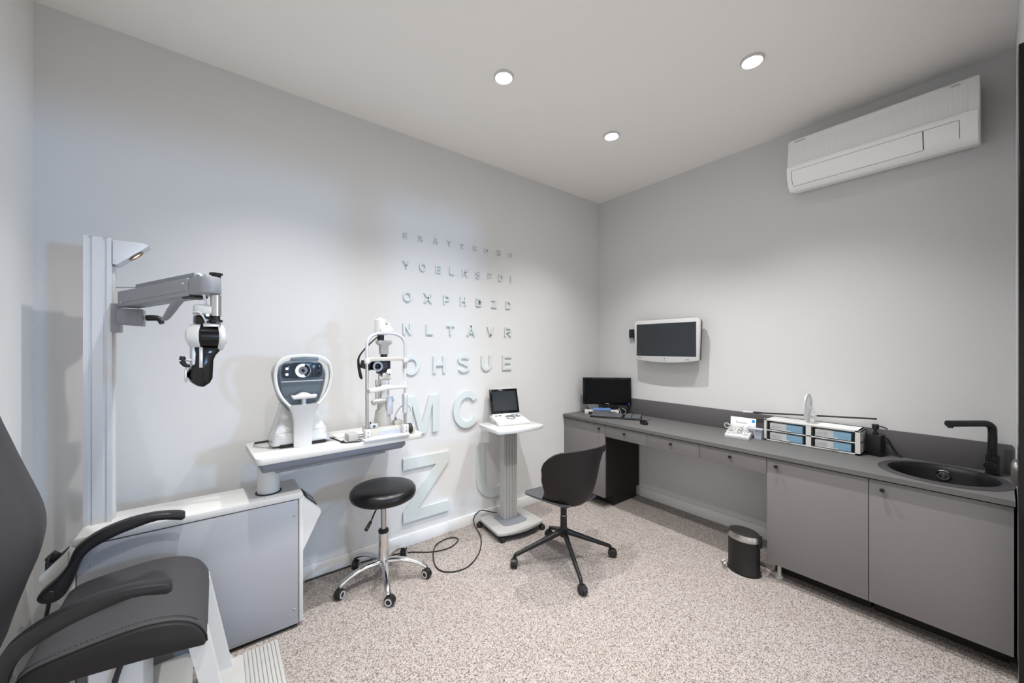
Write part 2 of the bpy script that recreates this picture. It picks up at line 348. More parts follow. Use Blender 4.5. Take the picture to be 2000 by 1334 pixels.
def letter_mesh(ch, w, h, depth):
    b = MB(); t = .172 * h
    def poly(*p): b.prismY(list(p), -depth, 0)
    def path(pts, tt=t, closed=False):
        L_, R_ = stroke(pts, tt, closed); m = len(pts); bm = bmesh.new()
        V = [[bm.verts.new((q.x, y, q.y)) for q in S_] for S_ in (L_, R_) for y in (-depth, 0)]
        for i in range(m if closed else m - 1):
            j = (i + 1) % m
            bm.faces.new((V[0][i], V[0][j], V[2][j], V[2][i])); bm.faces.new((V[1][i], V[1][j], V[3][j], V[3][i]))
            bm.faces.new((V[0][i], V[0][j], V[1][j], V[1][i])); bm.faces.new((V[2][i], V[2][j], V[3][j], V[3][i]))
        if not closed:
            for i in (0, m - 1): bm.faces.new((V[0][i], V[1][i], V[3][i], V[2][i]))
        bmesh.ops.recalc_face_normals(bm, faces=bm.faces[:]); b._merge(bm)
    def bar(x0, x1, z0, z1): poly((x0, z0), (x1, z0), (x1, z1), (x0, z1))
    def para(x0, z0, x1, z1, sw): poly((x0, z0), (x0 + sw, z0), (x1 + sw, z1), (x1, z1))
    def arc2(cx, cz, rx, rz, a0, a1, n=20): return [(cx + rx * math.cos(R(a0 + (a1 - a0) * i / n)), cz + rz * math.sin(R(a0 + (a1 - a0) * i / n))) for i in range(n + 1)]
    g = t / 2; s_ = 1.22 * t
    if ch == 'I': bar(0, w, 0, h)
    elif ch == 'L': path([(g, h), (g, g), (w, g)])
    elif ch == 'E': path([(w, h - g), (g, h - g), (g, g), (w, g)]); bar(t, w * .93, h * .52 - g, h * .52 + g)
    elif ch == 'F': path([(w, h - g), (g, h - g), (g, 0)]); bar(t, w * .9, h * .48 - g, h * .48 + g)
    elif ch == 'H': bar(0, t, 0, h); bar(w - t, w, 0, h); bar(t, w - t, h * .52 - g, h * .52 + g)
    elif ch == 'T': bar(0, w, h - t, h); bar(w / 2 - g, w / 2 + g, 0, h - t)
    elif ch == 'Z': poly((0, h), (w, h), (w, h - t * .92), (s_ * 1.15, t), (w, t), (w, 0), (0, 0), (0, t * .92), (w - s_ * 1.15, h - t), (0, h - t))
    elif ch == 'N': poly((0, 0), (0, h), (t * 1.08, h), (w - t, t * 1.75), (w - t, h), (w, h), (w, 0), (w - t * 1.08, 0), (t, h - t * 1.75), (t, 0))
    elif ch == 'M': poly((0, 0), (t, 0), (t, h * .78), (w / 2 - g, 0), (w / 2 + g, 0), (w - t, h * .78), (w - t, 0), (w, 0), (w, h), (w - t * 1.5, h), (w / 2, h * .30), (t * 1.5, h), (0, h))
    elif ch == 'X': para(0, 0, w - s_, h, s_); para(w - s_, 0, 0, h, s_)
    elif ch == 'V': para(w / 2 - s_ / 2, 0, 0, h, s_); para(w / 2 - s_ / 2, 0, w - s_, h, s_)
    elif ch == 'A': para(0, 0, w / 2 - s_ / 2, h, s_); para(w - s_, 0, w / 2 - s_ / 2, h, s_); bar(w * .25, w * .75, h * .20, h * .20 + t * .9)
    elif ch == 'Y': para(w / 2 - s_ / 2, h * .38, 0, h, s_); para(w / 2 - s_ / 2, h * .38, w - s_, h, s_); bar(w / 2 - g, w / 2 + g, 0, h * .44)
    elif ch == 'W':
        q = (w - s_) / 4
        for i in range(4): para(q * (i + (1 if i % 2 == 0 else 0)), 0, q * (i if i % 2 == 0 else i + 1), h, s_ * .92)
    elif ch == 'K': bar(0, t, 0, h); para(t * .8, h * .30, w - s_ * 1.15, h, s_ * 1.15); poly((w * .36, h * .50), (w * .56, h * .68), (w, 0), (w - s_ * 1.2, 0))
    elif ch == 'O': path(arc2(w / 2, h / 2, w / 2 - g, h / 2 - g, 0, 360, 40)[:-1], t, True)
    elif ch == 'C': path(arc2(w / 2, h / 2, w / 2 - g, h / 2 - g, 38, 322, 36))
    elif ch == 'U': path([(g, h)] + arc2(w / 2, w / 2 - g + g, w / 2 - g, w / 2 - g, 180, 360, 20) + [(w - g, h)])
    elif ch == 'D': path([(w * .5, g), (g, g), (g, h - g), (w * .5, h - g)] + arc2(w * .5, h / 2, w * .5 - g, h / 2 - g, 90, -90, 18)[1:-1], t, True)
    elif ch in 'PR':
        zb = h * (.42 if ch == 'P' else .46); path([(g, 0), (g, h - g), (w * .58, h - g)] + arc2(w * .58, (h - g + zb) / 2, w * .42 - g, (h - g - zb) / 2, 90, -90, 14)[1:] + [(t, zb)])
        if ch == 'R': para(w - s_ * 1.1, 0, w * .42, zb, s_ * 1.1)
    elif ch == 'B':
        zm = h * .52
        path([(w * .55, g), (g, g), (g, h - g), (w * .52, h - g)] + arc2(w * .52, (h - g + zm) / 2, w * .42 - g, (h - g - zm) / 2, 90, -90, 12)[1:] + [(t, zm)]); path([(w * .4, zm)] + arc2(w * .55, (g + zm) / 2, w * .45 - g, (zm - g) / 2, 90, -90, 12))
    elif ch == 'S': path(arc2(w / 2, h * .735, w / 2 - g, h * .265 - g, 20, 270, 18) + arc2(w / 2, h * .28, w / 2 - g, h * .28 - g + h * .007, 90, -160, 18)[1:])
    me = bpy.data.meshes.new('wall_letter'); b.bm.to_mesh(me); b.bm.free(); return me
ORD = ['first', 'second', 'third', 'fourth', 'fifth', 'sixth', 'seventh', 'eighth', 'ninth']
for row, z, h, ls in ROWS:
    for i, (ch, x) in enumerate(ls):
        wd = h * RATIO[ch]; hh = h * (1.07 if ch in 'OCS' else 1)
        me = letter_mesh(ch, wd, hh, .011 if h < .2 else .016)
        me.transform(Matrix.Translation((-wd / 2, 0, 0))); me.materials.append(MATS['letter_acrylic']); me.name = 'wall_letter'
        o = bpy.data.objects.new('wall_letter', me); COL.objects.link(o); o.location = (x, -.0005, z - hh / 2)
        tag(o, f'pale raised letter {ch}, {ORD[i]} from the left in the {row} row on the wall', 'letter', 'raised letters of the wall eye chart')

# ------------------------------------------------------------------ air conditioner
ac = thing('air_conditioner', 'white split air conditioner with fine perforated front mounted high on the wall', 'air conditioner', (0, -2.175, 2.52))
PR = [(.012, .012), (.11, 0), (.145, .004), (.172, .030), (.188, .068), (.196, .115), (.192, .15), (.172, .318), (.162, .335), (.140, .340), (.012, .340)]
b = MB(); b.prismY([(-d, z) for d, z in PR], -.415, .415, .008); b.build('casing', 'ac_white', ac)
MB().box(-.014, 0, -.40, .40, .02, .32).build('back_plate', 'dark_rubber', ac)
def strip(pts, off, y0, y1, th=.003):
    pts = [Vector(p) for p in pts]; out = []; inn = []
    for i, p in enumerate(pts):
        t = (pts[min(i + 1, len(pts) - 1)] - pts[max(i - 1, 0)]).normalized(); n = Vector((t.y, -t.x))
        out.append((-(p + n * (off + th)).x, (p + n * (off + th)).y)); inn.append((-(p + n * (off - .004)).x, (p + n * (off - .004)).y))
    return MB().prismY(out + inn[::-1], y0, y1)
strip([(.1915, .152), (.1735, .30)], 0, -.375, .411, .0015).build('front_mesh', 'ac_mesh', ac)
LOW = [(.125, .0), (.148, .005), (.172, .030), (.188, .068), (.196, .115), (.1945, .140)]
lc = strip(LOW, .001, -.408, .413, .006).build('lower_cover', 'ac_white', ac)
FL = [(.166, .024), (.172, .030), (.181, .050), (.188, .068), (.193, .092), (.1955, .112)]
strip(FL, .0075, -.215, .385, .002).build('air_flap', 'ac_white', ac)
strip(FL, .0068, -.219, -.2155, .001).build('flap_gap', 'plinth_black', ac)
strip(FL[1:], .0068, .3855, .388, .001).build('flap_gap', 'plinth_black', ac)
strip([(.1635, .0215), (.1655, .0237)], .0068, -.215, .385, .0008).build('flap_gap', 'ink', ac)
strip([(.1956, .1125), (.1958, .1145)], .0068, -.345, .385, .0008).build('flap_gap', 'ink_light', ac)
strip([(.1945, .136), (.1942, .1415)], .004, -.408, .413, .007).build('cover_lip', 'ac_white', ac)
strip(FL[1:], .0068, -.3475, -.3455, .0008).build('flap_gap', 'ink_light', ac)
strip(FL, .0075, -.345, -.2195, .002).build('service_panel', 'ac_white', ac)
strip([(.149, .009), (.156, .015)], .0068, -.305, -.255, .001).build('display_window', 'black_gloss', ac)
strip([(.150, .010), (.155, .0145)], .0068, -.330, -.312, .001).build('display_mark', 'ink', ac)
ang = math.atan2(.018, .148)
def acface(y, z):  # on the sloping front: x right = -y
    d = .1915 - (z - .152) * (.018 / .148) + .0022
    return Matrix.Translation((-d, y, z)) @ Matrix.Rotation(-PI / 2, 4, 'Z')
text_part('brand_lettering', 'SAMSUNG', .0085, 'ink_light', ac, acface(.375, .309), .058)
text_part('series_lettering', 'WindFree', .008, 'ink_light', ac, acface(-.315, .309), .034)

# ------------------------------------------------------------------ fitted desk along the right wall
ZW = .787
wt = thing('worktop', 'long grey laminate worktop running from corner to sink', 'worktop', (-.28, -1.345, ZW - .025))
b = MB(); SKC = (-.295, -2.462); SKR = .205
N_ = 48; hole = [(SKC[0] + SKR * math.cos(2 * PI * i / N_), SKC[1] + SKR * math.sin(2 * PI * i / N_)) for i in range(N_)]
bm_ = bmesh.new()
for z0, z1 in ((ZW - .025, ZW),):
    out = [(-.563, -2.692), (-.003, -2.692), (-.003, -.003), (-.563, -.003)]
    for zz in (z0, z1):
        ov = [bm_.verts.new((x, y, zz)) for x, y in out]; hv = [bm_.verts.new((x, y, zz)) for x, y in hole]
        es = [bm_.edges.new((ov[i], ov[(i + 1) % 4])) for i in range(4)] + [bm_.edges.new((hv[i], hv[(i + 1) % N_])) for i in range(N_)]
        bmesh.ops.triangle_fill(bm_, use_beauty=True, edges=es)
        if zz == z0: lo_o, lo_h = ov, hv
        else:
            for A, B, n in ((lo_o, ov, 4), (lo_h, hv, N_)):
                for i in range(n): bm_.faces.new((A[i], A[(i + 1) % n], B[(i + 1) % n], B[i]))
bmesh.ops.recalc_face_normals(bm_, faces=bm_.faces[:])
b._merge(bm_); b.build('slab', 'laminate_top', wt, world=True, ang=30)
single(MB().box(-.020, -.002, -2.692, -.003, ZW, .939, .0015), 'backsplash', 'laminate_dark', 'dark grey upstand along the wall behind the worktop', 'backsplash')
YD = [-.004, -.499, -.915, -1.335, -1.755, -2.225, -2.690]
def knob(parent, y, z, x=-.545):
    b = MB(); b.lathe([(.005, 0), (.005, .012), (.009, .014), (.0105, .019), (.009, .023), (0, .024)], 20, frame((x, y, z), 0, -PI / 2)); return b.build('knob', 'black_metal', parent, world=True)
def cabinet(y1, y0, label, kn, side='laminate_black', rec=0, ztop=ZW - .0255):
    t = thing('base_cabinet', label, 'cabinet', (-.27, (y0 + y1) / 2, 0))
    MB().box(-.522, -.022, y0 + .001, y1 - .001, .106, ztop).build('carcass', side, t, world=True)
    MB().box(-.40, -.05, y0 + .012 + rec, y1 - .002, 0, .106).build('plinth', 'plinth_black', t, world=True)
    d = MB().box(-.545, -.524, y0 + .0015, y1 - .0015, .106, ZW - .034, .0012).build('door', 'laminate_grey', t, world=True)
    knob(d, kn[0], kn[1]); return t
cabinet(YD[0], YD[1], 'narrow grey one-door cabinet under the monitor in the corner', (-.447, .717))
cabinet(YD[4], YD[5], 'grey one-door cabinet under the plastic drawer organiser', (-1.809, .714), 'laminate_grey')
cabinet(YD[5], YD[6], 'grey one-door cabinet under the round sink', (-2.279, .710), 'laminate_grey', 0, .60)
single(MB().cyl((-.47, -1.80, 0), (-.47, -1.80, .104), .011).cyl((-.47, -1.80, 0), (-.47, -1.80, .012), .02), 'cabinet_foot', 'white_plastic', 'small pale adjustable foot under the organiser-side cabinet', 'cabinet foot')
for i, lb in ((1, 'shallow grey desk drawer next to the corner cabinet'), (2, 'shallow grey desk drawer in the middle of the three'), (3, 'shallow grey desk drawer beside the organiser cabinet')):
    t = thing('desk_drawer', lb, 'drawer', (-.27, (YD[i] + YD[i + 1]) / 2, .653), 0, 'desk drawers over the knee space')
    MB().box(-.523, -.06, YD[i + 1] + .004, YD[i] - .004, .66, ZW - .0255).build('drawer_box', 'laminate_grey', t, world=True)
    d = MB().box(-.545, -.524, YD[i + 1] + .0015, YD[i] - .0015, .653, ZW - .034, .0012).build('drawer_front', 'laminate_grey', t, world=True)
    knob(d, (-.712, -1.126, -1.545)[i - 1], .714)

# sink
sk = thing('sink', 'round black composite sink set into the worktop', 'sink', (SKC[0], SKC[1], ZW))
MB().lathe([(.196, .006), (.205, .0075), (.228, .0065), (.236, .001), (.236, .0002), (.2035, .0002), (.2035, -.02)], 64, caps=False).build('rim', 'granite_grey', sk)
MB().lathe([(.1995, .0068), (.192, .0), (.184, -.02), (.176, -.10), (.165, -.125), (.13, -.14), (.04, -.145), (0, -.145), (0, -.155), (.17, -.145), (.19, -.10), (.2, -.02), (.2, .006), (.1995, .0068)], 64, caps=False).build('bowl', 'granite_black', sk)
dr = MB().lathe([(.0, -.139), (.018, -.138), (.022, -.141), (.034, -.141), (.038, -.138), (.042, -.1385), (.043, -.144)], 32).build('drain', 'chrome', sk)
MB().lathe([(.022, -.1395), (.034, -.1395), (.034, -.1408), (.022, -.1408)], 32).build('drain_slot', 'plinth_black', dr)
ofm = frame((.172, .001, -.040), 0, -PI / 2 - .07)
ov = MB().lathe([(.013, 0), (.026, 0), (.0275, .003), (.022, .005), (.013, .003), (.013, 0)], 32, ofm).build('overflow_ring', 'chrome', sk)
MB().lathe([(0, .004), (.006, .004), (.008, .001), (.013, .001)], 24, ofm).build('overflow_cap', 'steel', ov)
# tap
tp = thing('tap', 'black angular mixer tap behind the sink', 'tap', (-.088, -2.628, ZW))
MB().lathe([(.026, 0), (.026, .006), (.0235, .007), (.0235, .098), (.022, .100), (0, .100)], 32).build('body', 'black_metal', tp)
MB().tube([(0, 0, .095), (0, 0, .16), (0, 0, .228), (-.006, .004, .248), (-.022, .016, .262), (-.05, .038, .2645), (-.12, .09, .2645), (-.188, .142, .2645)], .0165, 16, 2).build('spout', 'black_metal', tp)
MB().cyl((-.178, .134, .262), (-.178, .134, .243), .011).build('aerator', 'black_metal', tp)
hb = MB(); hb.cyl((0, .0, .05), (-.045, .010, .05), .021, .021, 24, .003); hb.build('lever_hub', 'black_metal', tp)
MB().tube([(-.034, .008, .066), (-.036, .010, .10), (-.036, .012, .138)], .006, 10, 3).build('lever', 'black_metal', tp)

# ------------------------------------------------------------------ monitor, keyboard and scanner in the corner
CA = math.atan2(950, 741) - PI / 2      # direction square to the camera
mo = thing('monitor', 'black computer monitor standing in the corner of the worktop', 'monitor', (-.212, -.262, ZW), CA - .11)
# local x: to the right, y: away from the viewer
MB().box(-.234, .234, -.012, .028, .091, .356, .004).build('housing', 'black_gloss', mo)
MB().box(-.217, .217, -.0135, -.0125, .110, .340).build('screen', 'screen_black', mo)
MB().box(-.012, .02, -.0145, -.0122, .098, .104).build('badge', 'off_white', mo)
MB().cyl((.212, -.0118, .1), (.212, -.0135, .1), .004).build('power_light', 'led_blue', mo)
MB().box(-.05, .012, .026, .07, .012, .22, .004).build('neck', 'black_plastic', mo)
MB().lathe([(0, .016), (.075, .014), (.085, .006), (.085, 0), (0, 0)], 40, sx=1.2, sy=.62, M=frame((-.02, .075, 0))).build('base', 'black_gloss', mo)
pc = thing('mini_computer', 'small black computer box under the corner monitor', 'computer', (-.150, -.322, ZW), CA - .1)
MB().box(.03, .115, -.005, .06, 0, .085, .004).build('case', 'black_plastic', pc)
MB().tube([(.02, -.022, .06), (.03, -.03, .05), (.045, -.032, .02), (.04, -.03, .004)], .0018, 8, 4).build('cable', 'cable_white', pc)
MB().tube([(.06, -.022, .06), (.085, -.032, .045), (.09, -.034, .02), (.07, -.032, .003)], .0018, 8, 4).build('cable', 'cable_white', pc)
sn = thing('document_scanner', 'slim white scanner bar lying in front of the corner monitor', 'scanner', (-.262, -.238, ZW), CA - .10)
b = MB(); b.box(-.165, -.128, -.03, .03, 0, .040, .006); b.box(.132, .165, -.03, .03, 0, .040, .006); b.box(-.13, .135, -.02, .03, .02, .038, .003); b.build('end_blocks', 'white_plastic', sn)
MB().box(-.128, .132, -.022, .02, .002, .02, .002).build('feed_slot', 'black_plastic', sn)
single(MB().box(-.085, .085, -.045, .045, 0, .016, .001, frame((-.258, -.235, ZW + .0382), CA - .14)), 'blue_box', 'blue_box', 'thin blue and white box lying on the scanner', 'box')
# keyboard: length along (.224,-.396)
ka = math.atan2(-.396, .224)
kbd = thing('keyboard', 'black computer keyboard with grey keys on the worktop', 'keyboard', (-.318, -.449, ZW), ka)
MB().prismX([(-.072, .0), (.072, 0), (.072, .024), (.066, .026), (-.068, .013), (-.072, .010)], -.228, .228, .001).build('tray', 'black_plastic', kbd)
b = MB(); tilt = math.atan2(.013, .134)
for r_ in range(6):
    x = -.218
    row = [.0185] * 15 if r_ else [.0165] * 16
    if r_ == 5: row = [.023, .023, .023, .11, .023, .023, .023, .023]
    for wk in row:
        if x + wk > .075 and r_: break
        yk = .056 - r_ * .0225; zk = .0145 + (yk + .068) * math.tan(tilt)
        b.box(x + .001, x + wk - .001, yk - .009, yk + .009, zk, zk + .007); x += wk
    for cx in [.085 + .0185 * q for q in range(3)] + [.147 + .0185 * q for q in range(4)]:
        yk = .056 - r_ * .0225; zk = .0145 + (yk + .068) * math.tan(tilt)
        b.box(cx + .001, cx + .0175, yk - .009, yk + .009, zk, zk + .007)
ks = b.build('keys', 'key_grey', kbd); ks['kind'] = 'stuff'
ms = thing('mouse', 'small black computer mouse beside the keyboard', 'mouse', (-.368, -.778, ZW), ka + .35)
MB().ball((0, 0, .002), .055, 24, (.58, 1, .62)).build('shell', 'black_gloss', ms)
bmm = ms.children[0].data
for v in bmm.vertices: v.co.z = max(v.co.z, .0)
MB().tube([(0, .05, .012), (-.01, .085, .006), (.02, .13, .003), (.09, .16, .003), (.12, .22, .003)], .0018, 8, 5).build('cable', 'cable_black', ms)

# ------------------------------------------------------------------ white wall screen
tv = thing('wall_screen', 'white framed flat screen on a bracket on the right wall', 'screen', (0, -.822, 1.50))
# local: front towards -x ; poly in (y,z)
def tvpoly(g, zt=.192, zb=-.165, yw=.312, sag=.028):
    out = []
    yw -= g; zt -= g; zb += g; r = .035
    for a in range(0, 91, 15): out.append((yw - r + r * math.cos(R(a)), zt - r + r * math.sin(R(a))))
    for a in range(90, 181, 15): out.append((-yw + r + r * math.cos(R(a)), zt - r + r * math.sin(R(a))))
    n = 14
    for i in range(n + 1):
        y = -yw + .012 + 2 * (yw - .012) * i / n; out.append((y, zb - sag * (1 - ((y) / yw) ** 2)))
    return out
MB().prismX(tvpoly(0), -.120, -.088, .006).build('bezel', 'white_gloss', tv)
MB().prismX(tvpoly(.004), -.088, -.060, .006).build('back_shell', 'black_plastic', tv)
MB().box(-.1215, -.119, -.282, .282, -.135, .158).build('screen', 'screen_grey', tv)
MB().box(-.062, 0, -.09, .09, -.09, .09, .004).build('wall_bracket', 'black_metal', tv)
MB().cyl((-.1195, 0, -.155), (-.1215, 0, -.155), .005).build('sensor_dot', 'ink', tv)
MB().cyl((-.1195, 0, -.172), (-.1212, 0, -.172), .004).build('sensor_dot', 'ink_light', tv)
MB().box(-.1212, -.1195, .23, .268, -.154, -.149).build('badge', 'ink_light', tv)
MB().box(-.1212, -.1195, -.225, -.19, -.163, -.158).build('badge', 'ink_light', tv)
so = thing('power_adapter', 'black adapter plugged in on the wall beside the white screen', 'adapter', (-.001, -.425, 1.535))
MB().box(-.035, 0, -.03, .03, 0, .085, .004).build('case', 'black_plastic', so)
MB().tube([(-.018, -.01, .002), (-.018, -.02, -.02), (-.02, -.04, -.035), (-.02, -.07, -.03)], .003, 8, 4).build('cable', 'cable_black', so)

# ------------------------------------------------------------------ counter clutter
og = thing('drawer_organiser', 'white plastic organiser with four clear drawers on the worktop', 'organiser', (-.11, -1.878, ZW))
OD, OW, OH = .165, .255, .152      # depth, half width, height ; front towards -x at x=-.08
b = MB()
b.box(-.08, .08, -OW, -OW + .024, .004, OH); b.box(-.08, .08, OW - .014, OW, .004, OH); b.box(-.08, .08, -OW, OW, .004, .012)
b.box(-.08, .08, -OW, OW, OH - .012, OH, .002); b.box(-.079, .08, -.014, .014, .01, OH - .01); b.box(-.079, .08, -OW, OW, .072, .079); b.box(.072, .08, -OW, OW, .01, OH - .01)
b.build('body', 'white_plastic', og)
MB().box(-.074, .074, -OW + .006, OW - .006, 0, .004).build('base_shade_slab', 'plinth_black', og)  # solid black slab standing in for the shade under the body
for s, (y0, y1) in enumerate(((.016, OW - .016), (-OW + .026, -.016))):
    for q, (z0, z1) in enumerate(((.013, .071), (.080, .139))):
        dd = MB(); dd.box(-.079, -.077, y0, y1, z0, z1); dd.box(-.077, .06, y0, y0 + .0015, z0, z1 - .01); dd.box(-.077, .06, y1 - .0015, y1, z0, z1 - .01); dd.box(-.077, .06, y0, y1, z0, z0 + .0015)
        d = dd.build('drawer', 'clear_plastic', og)
        MB().box(-.086, -.079, (y0 + y1) / 2 - .03, (y0 + y1) / 2 + .03, z0 + .004, z0 + .010, .002).build('handle', 'frost_plastic', d)
        bl = ('upper' if q else 'lower', 'left' if s == 0 else 'right')
        bx = thing('lens_box', f'white and pale blue lens box in the {bl[0]} {bl[1]} organiser drawer', 'box', (-.11, -1.878 + (y0 + y1) / 2, ZW + z0 + .002), 0, 'lens boxes in the clear drawers')
        hw = (y1 - y0) / 2 - .018
        MB().box(-.0752, .05, -hw, hw, 0, .046, .001).build('carton', 'white_paper', bx)
        MB().box(-.0757, .0495, -hw - .0005, -.005, .001, .0465).build('printed_end', 'blue_print', bx)
        pb = MB()
        for i in range(5): pb.box(-.0757, -.0750, .028 + i * .011, .031 + i * .011, .014, .030)
        pb.build('print_marks', 'grey_paper', bx)
st = thing('leaflet', 'open white leaflet lying on top of the organiser', 'leaflet', (-.12, -2.02, ZW + OH + .0005))
MB().box(-.065, .07, -.10, .10, 0, .0012).build('sheet', 'white_paper', st)
b = MB(); [b.box(-.05 + i * .018, -.046 + i * .018, -.085, .06 - (i % 3) * .02, .0012, .0016) for i in range(6)]; b.build('printed_lines', 'grey_paper', st)
ds = thing('clear_disc', 'clear round disc on a small white stand on top of the organiser', 'mirror', (-.112, -1.862, ZW + OH + .0005), R(-8))  # transparent plastic disc, seen almost edge-on
MB().lathe([(0, -.002), (.088, -.002), (.092, 0), (.088, .002), (0, .002)], 40, frame((-.012, 0, .098), 0, 0, PI / 2), sx=.62, sy=1.02).build('disc', 'frost_plastic', ds)
MB().lathe([(.088, -.004), (.094, -.004), (.094, .004), (.088, .004), (.088, -.004)], 40, frame((-.012, 0, .098), 0, 0, PI / 2), sx=.62, sy=1.02).build('edge_ring', 'frost_plastic', ds)
b = MB(); b.box(-.012, .012, -.034, -.008, 0, .028, .002); b.box(-.006, .008, -.030, -.014, .028, .085, .003); b.box(-.012, .012, -.04, -.012, .045, .062, .003); b.build('stand', 'white_plastic', ds)
wd_ = thing('occluder_wand', 'long black rod lying across the organiser top', 'rod', (-.05, -1.56, .955))
MB().tube([(0, 0, 0), (.005, -.31, .024), (.010, -.625, .048)], .0055, 10, 2).build('shaft', 'arm_black', wd_)
MB().cyl((0, .0, 0), (0, .055, -.004), .007).build('grip', 'black_plastic', wd_)
MB().cyl((0, .055, -.004), (.002, .125, -.008), .004, .009).build('tip', 'white_plastic', wd_)
sd = thing('soap_dispenser', 'square black pump soap dispenser beside the organiser', 'soap dispenser', (-.085, -2.185, ZW), R(-12))
MB().prism(rrect(-.032, .032, -.036, .036, .006, 3), 0, .128, .003).build('bottle', 'black_plastic', sd)
b = MB(); b.lathe([(.013, .128), (.013, .140), (.008, .142), (.008, .158), (.016, .160), (.017, .186), (.014, .189), (0, .189)], 20); b.build('pump', 'black_plastic', sd)
MB().tube([(0, -.012, .178), (0, -.035, .178), (0, -.055, .170)], .004, 8, 3).build('spout', 'black_plastic', sd)
cb = thing('black_cable', 'black cable hanging down behind the soap dispenser', 'cable', (-.035, -2.25, ZW))
MB().tube([(0, .05, .11), (0, .02, .10), (.004, 0, .06), (.002, -.02, .025), (-.005, -.045, .004)], .004, 8, 5).build('lead', 'cable_black', cb)
# trial lens tray
ty = thing('lens_tray', 'white stepped tray full of small clear lenses', 'tray', (-.23, -1.475, ZW), R(8))
MB().prismY([(-.075, 0), (.075, 0), (.075, .055), (.06, .055), (-.062, .024), (-.075, .022)], -.078, .078, .002).build('body', 'white_gloss', ty)
MB().box(-.0762, -.075, -.078, .078, .009, .011).build('step_line', 'grey_paper', ty)
random.seed(3)
for i in range(18):
    x = -.045 + (i // 6) * .04 + random.uniform(-.008, .008); y = -.055 + (i % 6) * .022 + random.uniform(-.004, .004); z = .028 + (x + .062) * .254
    a = MB(); r = random.uniform(.010, .015)
    a.lathe([(r * .75, -.002), (r, -.002), (r, .002), (r * .75, .002), (r * .75, -.002)], 16, frame((x, y, z + r), random.uniform(-.6, .6), PI / 2 + random.uniform(-.3, .3)))
    a.build('trial_lens', ('white_plastic', 'clear_plastic', 'steel')[i % 3] if i % 5 else 'white_plastic', ty)
gl = thing('trial_glasses', 'clear framed spectacles lying on the lens tray', 'glasses', (-.262, -1.425, ZW + .056), R(70))
for s in (-1, 1):
    MB().tube([(s * .028 + .022 * math.cos(t), 0, .021 + .018 * math.sin(t)) for t in [2 * PI * i / 16 for i in range(16)]], .0022, 8, 1, closed=True, up=(0, 1, 0)).build('lens_rim', 'frost_plastic', gl)
MB().tube([(-.008, 0, .026), (0, 0, .029), (.008, 0, .026)], .002, 8, 3, up=(0, 1, 0)).build('bridge', 'frost_plastic', gl)
for s in (-1, 1): MB().tube([(s * .05, 0, .026), (s * .052, -.03, .022), (s * .05, -.07, .012)], .0018, 8, 3).build('temple', 'frost_plastic', gl)
cdp = thing('display_card', 'small white card with grey lettering propped behind the lens tray', 'card', (-.135, -1.462, ZW), R(4))
MB().box(-.0015, .0015, -.085, .085, 0, .128, .0004, frame((0, 0, 0), 0, .12)).build('card', 'white_paper', cdp)
FC = frame((0, 0, 0), 0, .12) @ Matrix.Translation((-.0017, 0, 0)) @ Matrix.Rotation(-PI / 2, 4, 'Z')
text_part('lettering', 'Eyezen', .020, 'ink_light', cdp, FC @ Matrix.Translation((-.045, 0, .078)), .072, .0005)
MB().box(-.0022, -.0016, -.078, -.058, .098, .118, 0, frame((0, 0, 0), 0, .12)).build('logo_square', 'ink_blue', cdp)
single(MB().box(-.034, .034, -.05, .05, 0, .003, .0005, frame((-.19, -1.566, ZW + .068), R(5))).box(-.034, .034, -.048, .048, .0032, .0055, .0005, frame((-.192, -1.565, ZW + .068), R(-3))).box(-.02, .02, -.022, .022, -.068, 0, .002, frame((-.19, -1.589, ZW + .068))), 'leaflet_stack', 'grey_paper', 'stack of grey blue leaflets between the lens tray and organiser', 'leaflets')

# ------------------------------------------------------------------ pedal bin
bn = thing('pedal_bin', 'small oval black pedal bin with steel rim beside the cabinets', 'bin', (-.565, -1.632, 0), R(-8))
MB().lathe([(.0, 0), (.098, 0), (.100, .006), (.100, .012), (.093, .022), (.093, .215), (.0, .215)], 48, sx=.80, sy=1).build('body', 'black_plastic', bn)
MB().lathe([(.0935, .212), (.097, .214), (.097, .244), (.092, .251), (.0, .251)], 48, sx=.80, sy=1).build('steel_rim', 'steel', bn)
MB().lathe([(.090, .2505), (.086, .255), (.05, .259), (0, .260)], 48, sx=.80, sy=1).build('lid', 'dark_rubber', bn)
MB().lathe([(.0, .2605), (.028, .2595), (.03, .256), (0, .256)], 32, frame((-.03, .028, 0)), sx=.5, sy=1).build('lid_thumb_mark', 'plinth_black', bn)
b = MB(); b.tube([(-.05, .085, .045), (-.075, .10, .03), (-.10, .06, .026), (-.105, .045, .026)], .004, 8, 4); b.tube([(-.06, .075, .035), (-.085, .085, .016), (-.105, .045, .026)], .004, 8, 4); b.build('pedal', 'steel', bn)
MB().box(-.012, .012, -.108, -.09, .19, .262, .003).build('hinge', 'black_plastic', bn)

